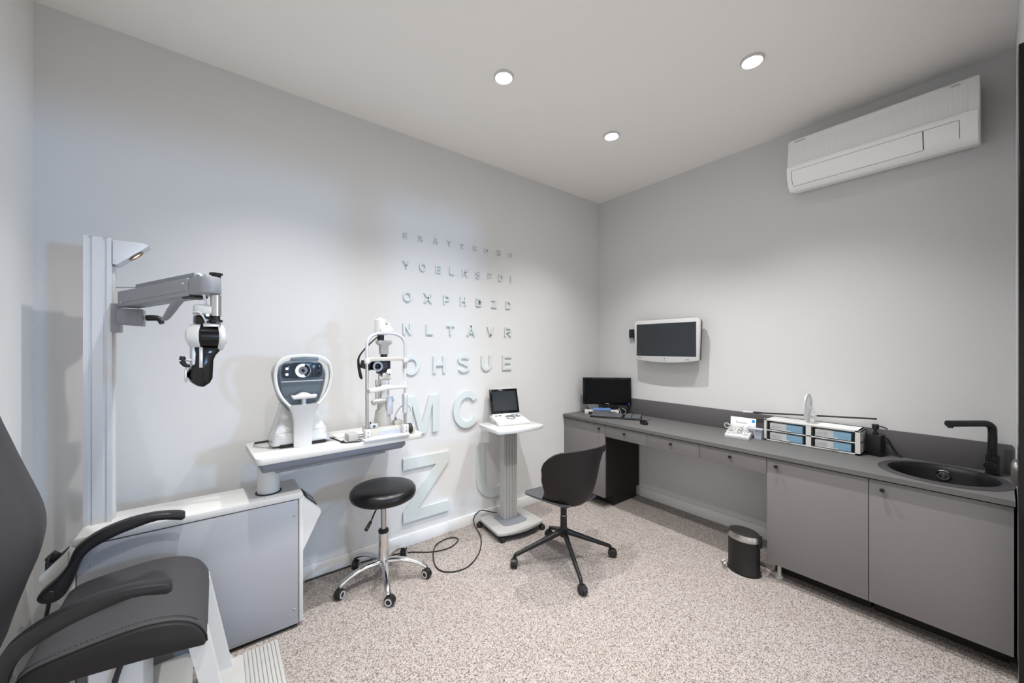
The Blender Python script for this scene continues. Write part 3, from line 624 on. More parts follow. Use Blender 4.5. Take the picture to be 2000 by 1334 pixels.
# ------------------------------------------------------------------ casters
def caster(parent, p, r=.026, ang=0, hood='black_plastic', ring=None, stem=.06):
    M = frame(p, ang)
    b = MB(); b.cyl((0, 0, r + .012), (0, 0, stem), .006); hd = []
    for i in range(9): a = R(-15 + 210 * i / 8); hd.append(((r + .004) * math.cos(a), r + (r + .004) * math.sin(a)))
    for i in range(8, -1, -1): a = R(-15 + 210 * i / 8); hd.append(((r - .004) * math.cos(a), r + (r - .004) * math.sin(a)))
    b.prismY(hd, -.014, .014, 0); bmesh.ops.transform(b.bm, matrix=M @ Matrix.Translation((.012, 0, 0)), verts=b.bm.verts)
    c = b.build('caster', hood, parent)
    for s in (-1, 1):
        wb = MB(); wb.cyl((.012, s * .004, r), (.012, s * .021, r), r, r, 24, .004)
        bmesh.ops.transform(wb.bm, matrix=M, verts=wb.bm.verts); wb.build('wheel', 'dark_rubber', c)
        if ring:
            wb = MB(); wb.lathe([(r * .52, 0), (r * .78, 0), (r * .78, .002), (r * .52, .002), (r * .52, 0)], 24, frame((.012, s * .0205, r), 0, 0, -s * PI / 2))
            bmesh.ops.transform(wb.bm, matrix=M, verts=wb.bm.verts); wb.build('wheel_ring', ring, c)
    return c

# ------------------------------------------------------------------ round stool
sl = thing('stool', 'round black padded stool on a chrome star base with castors', 'stool', (-2.44, -.292, 0))
MB().lathe([(0, .503), (.12, .503), (.172, .508), (.190, .520), (.197, .540), (.195, .560), (.182, .578), (.15, .588), (.08, .592), (0, .593)], 56).build('seat', 'vinyl_black', sl)
MB().lathe([(.0, .488), (.06, .488), (.07, .503), (0, .503)], 32).build('seat_plate', 'black_plastic', sl)
MB().lathe([(.0165, .30), (.0165, .49), (0, .49), (0, .30)], 24).build('gas_rod', 'steel', sl)
MB().lathe([(0, .10), (.030, .10), (.030, .295), (.026, .30), (0, .30)], 32).build('column', 'chrome', sl)
MB().lathe([(.017, .298), (.031, .298), (.031, .312), (.026, .318), (.017, .318)], 28).build('collar', 'black_plastic', sl)
b = MB(); b.tube([(-.03, -.03, .49), (-.075, -.075, .47), (-.115, -.11, .425)], .0045, 8, 4); lv = b.build('height_lever', 'black_metal', sl)
MB().cyl((-.110, -.105, .43), (-.150, -.142, .405), .009, .011, 14, .002).build('lever_grip', 'black_plastic', lv)
MB().lathe([(0, .085), (.030, .085), (.040, .10), (.040, .125), (.031, .135), (0, .135)], 32).build('hub', 'chrome', sl)
for i in range(5):
    a = R(180 + 72 * i + 4)
    c, s = math.cos(a), math.sin(a)
    MB().tube([(c * .02, s * .02, .118), (c * .08, s * .08, .122), (c * .15, s * .15, .115), (c * .21, s * .21, .095), (c * .25, s * .25, .074), (c * .262, s * .262, .060)], [.024, .021, .018, .016, .015, .014], 12, 4, flat=.75).build('leg', 'chrome', sl)
    caster(sl, (c * .255, s * .255, 0), .027, a + (.6, 1.0, -.6, .2, 2.2)[i], ring='alu', stem=.07)

# floor cable
fc = thing('floor_cable', 'thin black cable looping across the carpet to the trolley', 'cable', (-2.0, -.25, 0))
MB().tube([(-2.83, -.022, .005), (-2.50, -.024, .005), (-2.30, -.06, .005), (-2.19, -.102, .005), (-2.06, -.196, .005), (-1.934, -.222, .006), (-1.842, -.171, .006), (-1.838, -.122, .006), (-1.90, -.095, .006), (-2.005, -.135, .006), (-2.085, -.258, .005), (-2.125, -.398, .005), (-2.081, -.484, .005), (-1.958, -.505, .005), (-1.80, -.40, .005), (-1.675, -.225, .006), (-1.63, -.06, .03), (-1.60, -.025, .075), (-1.54, -.03, .102), (-1.49, -.08, .095), (-1.455, -.13, .092)], .0042, 8, 6).build('lead', 'cable_black', fc, world=True)

# ------------------------------------------------------------------ trolley with the tablet instrument
tc_ = thing('instrument_trolley', 'white topped trolley on a ribbed aluminium column', 'trolley', (-1.405, -.245, 0), R(-4))
def bowed(x0, x1, y0, y1, bow, r=.02):
    pts = [(x1 - r, y1), (x0 + r, y1), (x0, y1 - r), (x0 - .012, y0 + r), (x0 + r * .4, y0)]
    for i in range(1, 10): u = i / 10; pts.append((x0 + (x1 - x0) * u, y0 - bow * math.sin(PI * u)))
    return pts + [(x1 - r * .4, y0), (x1 + .012, y0 + r), (x1, y1 - r)]
MB().prism(bowed(-.20, .20, -.165, .165, .035), .050, .072, .003).build("base_plate", "steel_matt", tc_)
MB().prism(bowed(-.19, .19, -.155, .155, .03), .036, .050).build('base_frame', 'plinth_black', tc_)
MB().prism(bowed(-.10, .10, -.09, .11, .01), .072, .076).build('column_plate', 'alu_dark', tc_)
MB().prism(bowed(-.205, .205, -.165, .165, .028), .800, .830, .004).build('tray_top', 'white_gloss', tc_)
prof = []
for cx_, w_ in ((-.052, .018), (-.026, .018), (.0, .022), (.027, .018), (.053, .018)):
    prof += [(cx_ - w_ / 2, -.035), (cx_ + w_ / 2, -.035), (cx_ + w_ / 2 + .001, -.027), (cx_ + w_ / 2 + .003, -.027)]
prof = prof[:-2]; prof += [(.062, .035), (-.061, .035)]
tco = MB().prism(prof, .076, .80, 0, frame((.01, .045, 0))).build('column', 'steel_matt', tc_, ang=20)
for gx in (-.039, -.0125, .0145, .0405): MB().box(gx - .0025, gx + .0025, -.0275, -.0262, .077, .799, 0, frame((.01, .045, 0))).build('groove_shade_strip', 'plinth_black', tco)  # dark strips laid in the column grooves to deepen their shade
for x, y, a in ((-.185, -.155, .4), (.185, -.155, -.3), (-.19, .14, 2.2), (.185, .13, 1.2)): caster(tc_, (x, y, 0), .019, a, stem=.045)
dv = thing('screening_instrument', 'white desktop instrument with tilted black screen on the trolley', 'instrument', (-1.375, -.185, .8305), R(-14))
MB().prismX([(-.115, 0), (.095, 0), (.095, .050), (.085, .054), (-.105, .026), (-.115, .020)], -.135, .135, .004).build('console', 'white_gloss', dv)
MB().prismX([(.05, .045), (.09, .052), (.10, .075), (.07, .075)], -.12, .12, .003).build('hinge_bar', 'alu', dv)
SM = frame((0, .058, .066), 0, 0, -R(17))
MB().box(-.126, .126, 0, .016, 0, .205, .004, SM).build('screen_housing', 'black_gloss', dv)
MB().box(-.106, .106, -.001, .0, .022, .185, 0, SM).build('screen', 'screen_grey', dv)
kt = math.atan2(.028, .19)
def onkey(x, y): return frame((x, y, .0268 + (y + .105) * math.tan(kt)), 0, 0, kt)
MB().lathe([(.030, 0), (.034, 0), (.034, .003), (.030, .003), (.030, 0)], 28, onkey(.01, -.02)).build('dial_ring', 'ink', dv)
MB().lathe([(0, .004), (.022, .003), (.024, 0)], 24, onkey(.01, -.02)).build('dial', 'off_white', dv)
for x, y, w_ in ((-.09, .05, .02), (-.055, .055, .03), (.06, .055, .03), (.095, .055, .02), (.085, -.0, .012), (.10, .012, .012), (.07, .012, .012), (.085, .022, .012), (.055, .012, .01)):
    MB().box(-w_ / 2, w_ / 2, -.004, .004, 0, .003, .001, onkey(x, y)).build('button', 'ink', dv)
MB().tube([(.01 + .046 * math.cos(R(t)), -.02 + .046 * math.sin(R(t)), .031 + (.085 + .046 * math.sin(R(t))) * math.tan(kt)) for t in range(40, 150, 10)], .0028, 8).build('arc_key', 'ink', dv)
for y in (-.05, -.03): MB().cyl((-.1335, y, .016), (-.137, y, .016), .005).build('side_port', 'ink', dv)

# ------------------------------------------------------------------ swivel tub chair
sw = thing('swivel_chair', 'dark brown moulded swivel chair on a four star castor base', 'chair', (-1.41, -.84, 0), R(86) - PI / 2)
# local: faces +y
def lerp(a, b, t): return a + (b - a) * t
def interp(tab, v):
    for (v0, a), (v1, b_) in zip(tab, tab[1:]):
        if v <= v1:
            t = (v - v0) / (v1 - v0); t = t * t * (3 - 2 * t) if False else t; return lerp(a, b_, t)
    return tab[-1][1]
PY = [(0, .05), (.15, -.02), (.3, -.10), (.42, -.165), (.52, -.20), (.65, -.222), (.8, -.238), (1, -.262)]
PZ = [(0, .412), (.15, .404), (.3, .408), (.42, .432), (.52, .49), (.65, .575), (.8, .68), (1, .825)]
PW = [(0, .150), (.15, .196), (.3, .220), (.42, .232), (.52, .240), (.65, .250), (.8, .266), (1, .285)]
def smooth(tab, v): return sum(interp(tab, min(max(v + d, 0), 1)) for d in (-.05, -.025, 0, .025, .05)) / 5
def shell(u, v):
    s = u * 2 - 1
    w_ = smooth(PW, v); y = smooth(PY, v); z = smooth(PZ, v); wrap = smooth([(0, .0), (.3, .05), (.52, .16), (.8, .17), (1, .13)], v); lift = smooth([(0, .03), (.15, .06), (.3, .11), (.45, .12), (.6, .08), (.8, .02), (1, -.03)], v)
    e = abs(s) ** 2.2
    crn = max(0, (abs(s) - .70) / .30) ** 2.2 * max(0, (v - .72) / .28)
    return Vector((w_ * s * (1 - .06 * e), y + wrap * e, z + lift * e - .055 * crn))
MB().grid(shell, 28, 30, .009).build('back_shell', 'shell_brown', sw, ang=60)
def seatf(u, v):
    s = u * 2 - 1; y = lerp(-.15, .255, v); w_ = lerp(.150, .205, min(1, v * 1.5)) - .02 * (v ** 3); e = abs(s) ** 2.5
    rx = w_ * (1 if v < .8 else 1 - .18 * ((v - .8) / .2) ** 2)
    return Vector((rx * s, y - .03 * e * v * v, .438 + .016 * e + .012 * math.sin(PI * v) * 0 - .012 * max(0, v - .7) / .3 + .010 * (1 - v)))
MB().grid(seatf, 20, 16, .012).build('seat', 'seat_sheen', sw, ang=60)
MB().box(-.085, .085, -.10, .09, .405, .425, .006).build('seat_plate', 'black_metal', sw)
MB().cyl((0, 0, .315), (0, 0, .412), .021, .021, 28).build('gas_sleeve', 'black_metal', sw)
MB().cyl((0, 0, .309), (0, 0, .317), .018).build('steel_ring', 'chrome', sw)
MB().lathe([(0, .17), (.024, .17), (.030, .19), (.030, .21), (.023, .24), (.022, .309), (0, .309)], 28).build('stem', 'black_metal', sw)
rzc = R(86) - PI / 2
for i in range(4):
    a = R(152 + 90 * i) - rzc; c, s = math.cos(a), math.sin(a)
    MB().tube([(c * .015, s * .015, .205), (c * .06, s * .06, .185), (c * .30, s * .30, .086), (c * .33, s * .33, .072), (c * .338, s * .338, .055)], [.022, .017, .012, .011, .010], 12, 4, flat=1.1).build('leg', 'black_metal', sw)
    caster(sw, (c * .338, s * .338, 0), .027, a + (1.2, .3, -.4, 2.0)[i], stem=.058)

# ------------------------------------------------------------------ refraction console with column, arm and instrument table
cn = thing('examination_console', 'long white and grey instrument console with tall aluminium column and table', 'console', (-3.305, -.30, 0))
CP = [(-3.70, .022), (-2.922, .022), (-2.905, .03), (-2.905, .375), (-2.815, .560), (-2.820, .578), (-2.893, .652), (-2.910, .690), (-2.925, .695), (-3.685, .695), (-3.70, .690), (-3.717, .652), (-3.790, .578), (-3.795, .56), (-3.705, .375)]
MB().prismY(CP, -.408, -.176, .003).build('body', 'white_plastic', cn, world=True)
MB().box(-3.69, -2.93, -.40, -.18, 0, .024).build('plinth', 'plinth_black', cn, world=True)
MB().box(-3.693, -2.929, -.424, -.404, .024, .660, .001).build('front_panel', 'panel_grey', cn, world=True)
MB().box(-3.695, -2.928, -.409, -.403, .022, .662).build('panel_gap', 'plinth_black', cn, world=True)
MB().box(-2.923, -2.905, -.424, -.40, .028, .667, .002).build('side_frame', 'white_plastic', cn, world=True)
MB().box(-3.712, -3.697, -.424, -.40, .028, .667, .002).build('side_frame', 'white_plastic', cn, world=True)
MB().prismY(rrect(-3.705, -2.905, .664, .697, .012, 4), -.426, -.172, .004).build('top', 'white_plastic', cn, world=True)
MB().box(-3.072, -3.0705, -.425, -.18, .6965, .698).build('top_seam', 'grey_paper', cn, world=True)
for x, z in ((-3.66, .58), (-2.945, .58), (-2.945, .10), (-3.66, .10)):
    MB().lathe([(0, .003), (.004, .0025), (.006, 0)], 14, frame((x, -.4238, z), 0, 0, PI / 2)).build('screw', 'steel', cn, world=True)
# socket panels on the sloped ends
sa = math.atan2(.652 - .578, .073)
M1 = frame((-2.8565, -.29, .6155), 0, sa)
MB().box(-.040, .040, -.075, .075, 0, .003, .001, M1).build('socket_panel', 'dark_rubber', cn, world=True)
for y in (-.04, 0, .04): MB().box(-.026, .026, y - .014, y + .014, .003, .006, .001, M1).build('socket', 'alu_dark', cn, world=True)
M2 = frame((-3.7535, -.36, .6155), 0, -sa)
MB().box(-.034, .034, -.03, .03, 0, .003, .001, M2).build('socket_panel', 'dark_rubber', cn, world=True)
MB().box(-.02, .012, -.016, .016, .003, .03, .004, M2).build('plug', 'black_plastic', cn, world=True)
MB().tube([(-3.765, -.36, .635), (-3.775, -.385, .625), (-3.772, -.40, .56), (-3.768, -.40, .48), (-3.78, -.39, .40)], .006, 10, 4).build('power_cable', 'cable_black', cn, world=True)
# column: extruded profile with two grooves on the front
x0, x1, yf, yb = -3.700, -3.617, -.298, -.205
cp = [(x0, yb), (x0, yf), (x0 + .0155, yf), (x0 + .0155, yf + .006), (x0 + .0255, yf + .006), (x0 + .0255, yf), (x0 + .0585, yf), (x0 + .0585, yf + .006), (x0 + .0685, yf + .006), (x0 + .0685, yf), (x1, yf), (x1, yf + .03), (x1 - .005, yf + .03), (x1 - .005, yf + .06), (x1, yf + .06), (x1, yb)]
MB().prism(cp, .697, 1.916).build('column', 'alu', cn, world=True, ang=20)
MB().box(x1 - .004, x1 + .006, yf + .028, yf + .062, .697, 1.80).build('column_inlay', 'white_plastic', cn, world=True)
MB().box(x0 + .001, x1 - .001, yf + .001, yb - .001, 1.9155, 1.9185).build('column_cap', 'off_white', cn, world=True)
# examination lamp
lp = MB().prismY([(-3.615, 1.912), (-3.520, 1.912), (-3.500, 1.903), (-3.600, 1.806), (-3.615, 1.806)], -.298, -.212, .002).build('lamp_head', 'alu', cn, world=True)
la = math.atan2(1.903 - 1.806, .100)
ML = Matrix.Translation((-3.546, -.258, 1.8575)) @ Matrix.Rotation(PI / 2 + (PI / 2 - la), 4, 'Y')
MB().lathe([(.020, 0), (.030, 0), (.031, .004), (.022, .005), (.020, 0)], 28, ML).build('lamp_ring', 'brass', lp, world=True)
MB().lathe([(0, .004), (.010, .003), (.014, 0), (.021, .0005)], 24, ML).build('lamp_bulb', 'bulb', lp, world=True)
# arm bracket and arm
br = MB().box(-3.618, -3.592, -.316, -.225, 1.512, 1.636, .003).build('arm_bracket', 'arm_grey', cn, world=True)
MB().prismY([(-3.592, 1.545), (-3.512, 1.540), (-3.512, 1.612), (-3.585, 1.612), (-3.592, 1.60)], -.37, -.28, .004).build('pivot_block', 'alu_dark', cn, world=True)
kn = MB().cyl((-3.512, -.34, 1.575), (-3.490, -.34, 1.575), .005).build('clamp_stem', 'steel', cn, world=True)
MB().tube([(-3.503, -.34, 1.576), (-3.485, -.345, 1.577), (-3.462, -.35, 1.574), (-3.452, -.355, 1.552)], [.013, .013, .012, .009], 12, 3).build('clamp_handle', 'black_plastic', kn, world=True)
J = Vector((-3.550, -.330, 1.62)); E_ = Vector((-3.315, -.765, 1.640)); uv = (E_ - J); alen = uv.length
MA = Matrix.Translation(J) @ Matrix.Rotation(math.atan2(uv.y, uv.x), 4, 'Z') @ Matrix.Rotation(-math.asin(uv.z / alen), 4, 'Y')
arm = MB().box(-.03, alen, -.036, .036, 0, .068, .004, MA).build('arm', 'arm_grey', cn, world=True)
MB().box(-.025, alen - .005, -.0365, .0365, .017, .0178, 0, MA).build('arm_seam', 'ink', arm, world=True)
MB().box(.09, alen + .02, -.024, .020, .066, .088, .003, MA).build('arm_cover', 'alu_dark', arm, world=True)
for x in (0, alen - .03): MB().lathe([(0, .003), (.005, .003), (.006, 0)], 14, MA @ frame((x, -.036, .018 + (x > .1) * .03), 0, 0, PI / 2)).build('arm_screw', 'steel', arm, world=True)
MB().prism([(0, -.034)] + [(.075 + .034 * math.cos(R(a)), .034 * math.sin(R(a))) for a in range(-90, 91, 15)] + [(0, .034)], .004, .066, .004, MA @ Matrix.Translation((alen, 0, 0))).build('arm_end', 'arm_grey', arm, world=True)
MB().prism([(0, -.03), (.05, -.03), (.06, 0), (.05, .03), (0, .03)], -.004, .006, 0, MA @ Matrix.Translation((alen - .05, 0, 0))).build('arm_underside', 'plinth_black', arm, world=True)
MB().tube([MA @ Vector(p) for p in ((alen - .05, -.02, .002), (alen - .09, -.022, -.010), (alen - .135, -.024, -.042), (alen - .17, -.025, -.068), (alen - .19, -.025, -.074))], [.013, .016, .015, .012, .009], 10, 4, flat=.8).build('release_lever', 'arm_grey', arm, world=True)
KX = Vector((-3.262, -.815, 0))     # axis of the hanging post
MB().cyl((KX.x, KX.y, 1.566), (KX.x, KX.y, 1.645), .017).build('hanging_post', 'steel', arm, world=True)
MB().cyl((KX.x, KX.y, 1.70), (KX.x, KX.y, 1.725), .006).cyl((KX.x, KX.y, 1.722), (KX.x, KX.y, 1.729), .021).cyl((KX.x, KX.y, 1.706), (KX.x, KX.y, 1.722), .015).build('top_knob', 'black_plastic', arm, world=True)
MB().cyl((KX.x, KX.y, 1.552), (KX.x, KX.y, 1.566), .013).cyl((KX.x, KX.y, 1.542), (KX.x, KX.y, 1.552), .020).build('bottom_knob', 'black_plastic', arm, world=True)
MB().tube([(-3.325, -.765, 1.70), (-3.32, -.785, 1.722), (-3.305, -.80, 1.715), (-3.30, -.812, 1.66), (-3.29, -.815, 1.60)], .0045, 8, 5).build('arm_cable', 'cable_white', arm, world=True)
MB().tube([(-3.61, -.25, 1.712), (-3.52, -.30, 1.715), (-3.50, -.38, 1.72)], .002, 6, 4).build('thin_wire', 'arm_grey', arm, world=True)
# table post and swivelling table
MB().lathe([(.050, 0), (.050, .20), (0, .20), (0, 0)], 40, frame((-3.047, -.318, .696))).build('table_post', 'white_plastic', cn, world=True)
MB().lathe([(.050, .0), (.058, .0), (.058, .004), (.050, .004), (.050, 0)], 40, frame((-3.047, -.318, .697))).build('post_collar', 'plinth_black', cn, world=True)
TR = R(3.0); MT = frame((-2.695, -.288, 0), TR)
tt = MB().prism(rrect(-.432, .432, -.20, .20, .03, 6), .886, .920, .004, MT).build('table_top', 'white_plastic', cn, world=True)
MB().prismX([(-.185, .886), (.17, .886), (.17, .85), (.15, .836), (-.15, .836), (-.185, .858)], -.405, .325, .012, MT).build('table_tray', 'tray_grey', tt, world=True)
MB().box(-.34, .22, -.13, .13, .818, .836, .004, MT).build('table_rail', 'alu_dark', tt, world=True)

# ------------------------------------------------------------------ keratometer hanging from the arm
kr = thing('keratometer', 'black and white keratometer head hanging from the grey arm', 'optical instrument', (-3.292, -.793, 1.30), R(12))
k_ = 1.45 / 741
def kx(px): return (px - 400) * k_ * .80
def kz(py): return 1.45 - (py - 677) * k_ - 1.30
MB().prism(rrect(kx(376), kx(428), -.034, .034, .03, 6), kz(615), kz(597), .006).build('mount_disc', 'white_gloss', kr)
MB().box(kx(377), kx(411), -.03, .02, kz(634), kz(617), .005).build('neck', 'black_gloss', kr)
MB().box(kx(396), kx(402), -.031, -.028, kz(619), kz(612)).build('neck_plate', 'steel', kr)
MB().cyl((kx(408), -.005, kz(629)), (kx(418), -.005, kz(629)), .006).build('joint', 'steel', kr)
hz_ = kz(657); b = MB()
b.cyl((kx(382), 0, hz_), (kx(428), 0, hz_), .047, .047, 40, .004); b.build('drum', 'black_gloss', kr)
MB().box(kx(390), kx(426), -.030, .030, kz(640), kz(631), .004).build('drum_cap', 'steel', kr)
Mc = frame((kx(384), .0, hz_), R(-28))
MB().lathe([(0, .032), (.026, .030), (.043, .020), (.049, .004), (.049, -.012), (.044, -.016), (0, -.016)], 40, Mc @ frame((0, 0, 0), 0, -PI / 2)).build('left_cap', 'white_gloss', kr)
MB().lathe([(0, .014), (.03, .013), (.048, .006), (.055, -.008), (.050, -.014), (0, -.014)], 40, frame((kx(428), 0, hz_ - .004), 0, PI / 2)).build('right_cap', 'white_gloss', kr)
MB().cyl((kx(434), -.01, kz(667)), (kx(438.5), -.01, kz(667)), .009, .009, 16, .002).build('side_button', 'steel', kr)
hp = [(374, 677), (426, 677), (424, 686), (416, 694), (412, 704), (410.5, 738), (405, 747), (393, 755), (382, 752), (371, 744), (366, 732), (369, 717), (376, 712), (377, 690)]
MB().prismY([(kx(x), kz(y)) for x, y in hp], -.028, .03, .008).build('handle', 'black_gloss', kr)
MB().box(kx(383), kx(390), -.033, -.026, kz(717), kz(678), .001).build('steel_strip', 'steel', kr)
MB().box(kx(371), kx(381), -.022, .02, kz(712), kz(675), .004).build('grey_side', 'alu', kr)
MB().cyl((kx(374), -.01, kz(703)), (kx(360), -.014, kz(701)), .006).build('lever_stub', 'alu', kr)
MB().tube([(kx(355), -.016, kz(695)), (kx(354), -.016, kz(704)), (kx(360), -.016, kz(712)), (kx(368), -.016, kz(713))], [.008, .009, .007, .005], 12, 4).build('lever', 'black_plastic', kr)
MB().lathe([(.020, 0), (.026, 0), (.027, .005), (.021, .007), (.020, 0)], 28, frame((kx(364), -.004, kz(731)), R(-12), -PI / 2)).build('lens_ring', 'white_gloss', kr)
MB().lathe([(0, .008), (.014, .006), (.021, 0)], 24, frame((kx(364), -.004, kz(731)), R(-12), -PI / 2)).build('eyepiece', 'black_plastic', kr)
MB().tube([(kx(396), -.03, kz(632)), (kx(390), -.045, kz(622)), (kx(380), -.05, kz(612)), (kx(372), -.035, kz(612)), (kx(376), -.01, kz(616))], .003, 8, 5).build('cable', 'cable_white', kr)

# ------------------------------------------------------------------ autorefractor on the table
ar = thing('autorefractor', 'white autorefractor with dark face panel and glowing ring on the table', 'optical instrument', (-2.900, -.335, .9205), R(1))
# local: faces -y ; chin side front
MB().prism(rrect(-.10, .12, -.02, .16, .01), 0, .016).build('feet', 'plinth_black', ar)
def rr3(x0, x1, y0, y1, z, r=.02, n=4): return [(x, y, z) for x, y in rrect(x0, x1, y0, y1, r, n)]
MB().loft([rr3(-.135, .145, -.01, .19, .012), rr3(-.135, .145, -.01, .19, .020), rr3(-.128, .136, -.005, .185, .055), rr3(-.122, .130, 0, .182, .074)]).build('base', 'white_gloss', ar)
MB().loft([rr3(-.122, .130, .002, .182, .075), rr3(-.115, .118, .01, .18, .10), rr3(-.09, .092, .03, .17, .175), rr3(-.085, .085, .035, .17, .22)]).build('lower_body', 'white_gloss', ar)
# head: egg-like outline lofted in y
def outline(sx, sz, zc, n=40, flat=.0):
    out = []
    for i in range(n):
        a = 2 * PI * i / n; c, s = math.cos(a), math.sin(a)
        wv = (abs(c) ** .72) * (1 if c > 0 else -1); hv = (abs(s) ** .72) * (1 if s > 0 else -1)
        t = hv * .5 + .5; taper = .60 + .40 * min(1, t * 1.35) ** .9
        out.append((wv * sx * taper, hv * sz + zc))
    return out
zc = .318; rings = []
for y, k1 in ((.005, .93), (.018, .985), (.05, 1.0), (.085, .98), (.10, .93)): rings.append([(x * k1, y, (z - zc) * (k1 * .5 + .5) + zc) for x, z in outline(.130, .154, zc)])
MB().loft(rings).build('head_shell', 'instrument_grey', ar)
rings = []
for y, k1 in ((.086, .985), (.094, 1.02), (.112, 1.02), (.122, .97)): rings.append([(x * k1, y, (z - zc) * (k1 * .5 + .5) + zc + .004) for x, z in outline(.130, .154, zc)])
MB().loft(rings).build('rear_shell', 'off_white', ar)
rings = []
for y, k1 in ((-.030, .88), (-.018, .95), (.012, .97)): rings.append([(x * k1 + .002, y - (z - zc) * .03, (z - zc) * k1 + zc - .002) for x, z in outline(.127, .152, zc)])
MB().loft(rings).build('face_panel', 'instrument_grey', ar)
MB().prismY(rrect(-.095, .095, .365, .442, .02), -.045, -.025, .003).build('window_strip', 'instrument_dark', ar)
for sx in (-1, 1):
    MB().prismY(rrect(*(sorted((sx * .060, sx * .088))), .372, .432, .006), -.049, -.044, .002).build('side_window', 'instrument_dark', ar)
    for z in (.385, .415): MB().lathe([(0, .002), (.006, .001), (.007, 0)], 14, frame((sx * .074, -.049, z), 0, 0, PI / 2)).build('target_light', 'ring_glow' if sx < 0 else 'black_gloss', ar)
MB().prismY(rrect(-.046, .046, .362, .444, .008), -.048, -.044, .002).build('window_frame', 'instrument_dark', ar)
MY = frame((0, -.049, .403), 0, 0, PI / 2)
MB().lathe([(.0, .010), (.008, .009), (.009, .006), (.0, .006)], 20, MY).build('lens', 'black_gloss', ar)
MB().lathe([(.009, .006), (.021, .004), (.022, 0), (.009, 0)], 28, MY).build('lens_mount', 'alu_dark', ar)
def arc(r0, r1, a0, a1, th, M, n=24):
    pts = [(r1 * math.cos(R(lerp(a0, a1, i / n))), r1 * math.sin(R(lerp(a0, a1, i / n)))) for i in range(n + 1)] + [(r0 * math.cos(R(lerp(a1, a0, i / n))), r0 * math.sin(R(lerp(a1, a0, i / n)))) for i in range(n + 1)]
    return MB().prism(pts, 0, th, 0, M)
arc(.0225, .036, 75, 285, .003, MY).build('ring_light', 'ring_glow', ar)
arc(.0225, .034, -75, 75, .002, MY).build('ring_shade', 'black_gloss', ar)
arc(.0345, .0365, -75, 75, .003, MY).build('ring_edge', 'alu', ar)
MB().box(-.098, .098, -.052, -.040, .345, .351, .002).build('trim_bar', 'alu', ar)
# white head-rest hoop in front
hp = [(.062, .222), (.078, .238), (.102, .272), (.119, .312), (.128, .358), (.128, .400), (.117, .438), (.090, .464), (.050, .474), (0, .477)]
hp = [(-x, z) for x, z in hp] + hp[-2::-1]
sm = catmull([(x, 0, z) for x, z in hp], 4); rings = []
for i, p in enumerate(sm):
    t = (sm[min(i + 1, len(sm) - 1)] - sm[max(i - 1, 0)]).normalized(); n = Vector((t.z, 0, -t.x))
    top = max(0, (p.z - .43) / .05); top = min(top, 1); hw = .0066 + .0085 * top; d = .014
    yb_ = -.078 - .028 * math.sin(PI * min(1, max(0, (p.z - .22) / .25))) * 0
    rings.append([(p.x + n.x * a_, yb_ + b_, p.z + n.z * a_) for a_, b_ in ((-hw, -d), (-hw * .2, -d * 1.15), (hw, -d * .8), (hw, d), (-hw, d))])
MB().loft(rings).build('headrest_hoop', 'white_gloss', ar)
MB().prismY([(-.066, .456), (.066, .456), (.064, .473), (0, .477), (-.064, .473)], -.0965, -.070, .003).build('forehead_pad', 'instrument_grey', ar)
col = []
for z, hw, y0, y1 in ((.0, .042, -.055, -.03), (.03, .043, -.057, -.03), (.09, .043, -.066, -.03), (.15, .047, -.078, -.03), (.19, .056, -.088, -.028), (.215, .068, -.094, -.03), (.228, .076, -.096, -.045)):
    col.append([(-hw, y0 + .008, z), (-hw + .012, y0, z), (hw - .012, y0, z), (hw, y0 + .008, z), (hw, y1, z), (-hw, y1, z)])
MB().loft(col).build('chin_support', 'white_gloss', ar)
MB().box(-.05, .05, -.05, .02, .19, .214, .004).build('support_web', 'off_white', ar)
MB().cyl((0, -.07, .215), (0, -.07, .262), .011).build('chin_post', 'alu', ar)
crest = []
for i in range(21):
    x = -.058 + .116 * i / 20; zt_ = .280 + .010 * math.cos(x / .058 * PI) * (1 if abs(x) < .04 else .6) + .004 * (abs(x) > .05)
    crest.append((x, zt_))
MB().prismY(crest + [(.058, .268), (.05, .258), (-.05, .258), (-.058, .268)], -.100, -.045, .004).build('chin_rest', 'white_gloss', ar)

# ------------------------------------------------------------------ slit lamp on the table
sp = thing('slit_lamp', 'white slit lamp microscope with arched headrest at the end of the table', 'optical instrument', (-2.475, -.40, .9205), R(2))
# local: x along the table, faces -y
MB().box(-.145, .125, -.09, -.028, 0, .014, .003).build('base_rail', 'white_gloss', sp)
MB().box(-.095, .12, -.045, .10, .002, .062, .005).build('base_box', 'ivory', sp)
MB().box(-.05, .098, -.0462, -.0448, .014, .040).build('base_label', 'grey_paper', sp)
for x in (-.120, .106): 
    MB().box(x - .016, x + .016, -.078, -.040, .012, .064, .003).build('upright_foot', 'white_gloss', sp)
    for z in (.026, .05): MB().lathe([(0, .002), (.003, .0015), (.0035, 0)], 12, frame((x, -.078, z), 0, 0, PI / 2)).build('screw', 'ink_light', sp)
MB().cyl((-.120, -.058, .06), (-.120, -.058, .455), .0085).build('upright', 'steel', sp)
MB().cyl((.106, -.058, .06), (.106, -.058, .16), .0085).build('upright', 'steel', sp)
MB().lathe([(.010, .13), (.015, .136), (.016, .20), (.0175, .24), (.015, .246), (.010, .25)], 24, frame((.106, -.058, 0))).build('height_grip', 'alu', sp)
MB().cyl((.106, -.058, .248), (.106, -.058, .40), .0075).build('upright_sleeve', 'white_gloss', sp)
MB().cyl((.106, -.058, .40), (.106, -.058, .43), .009).build('clamp', 'steel', sp)
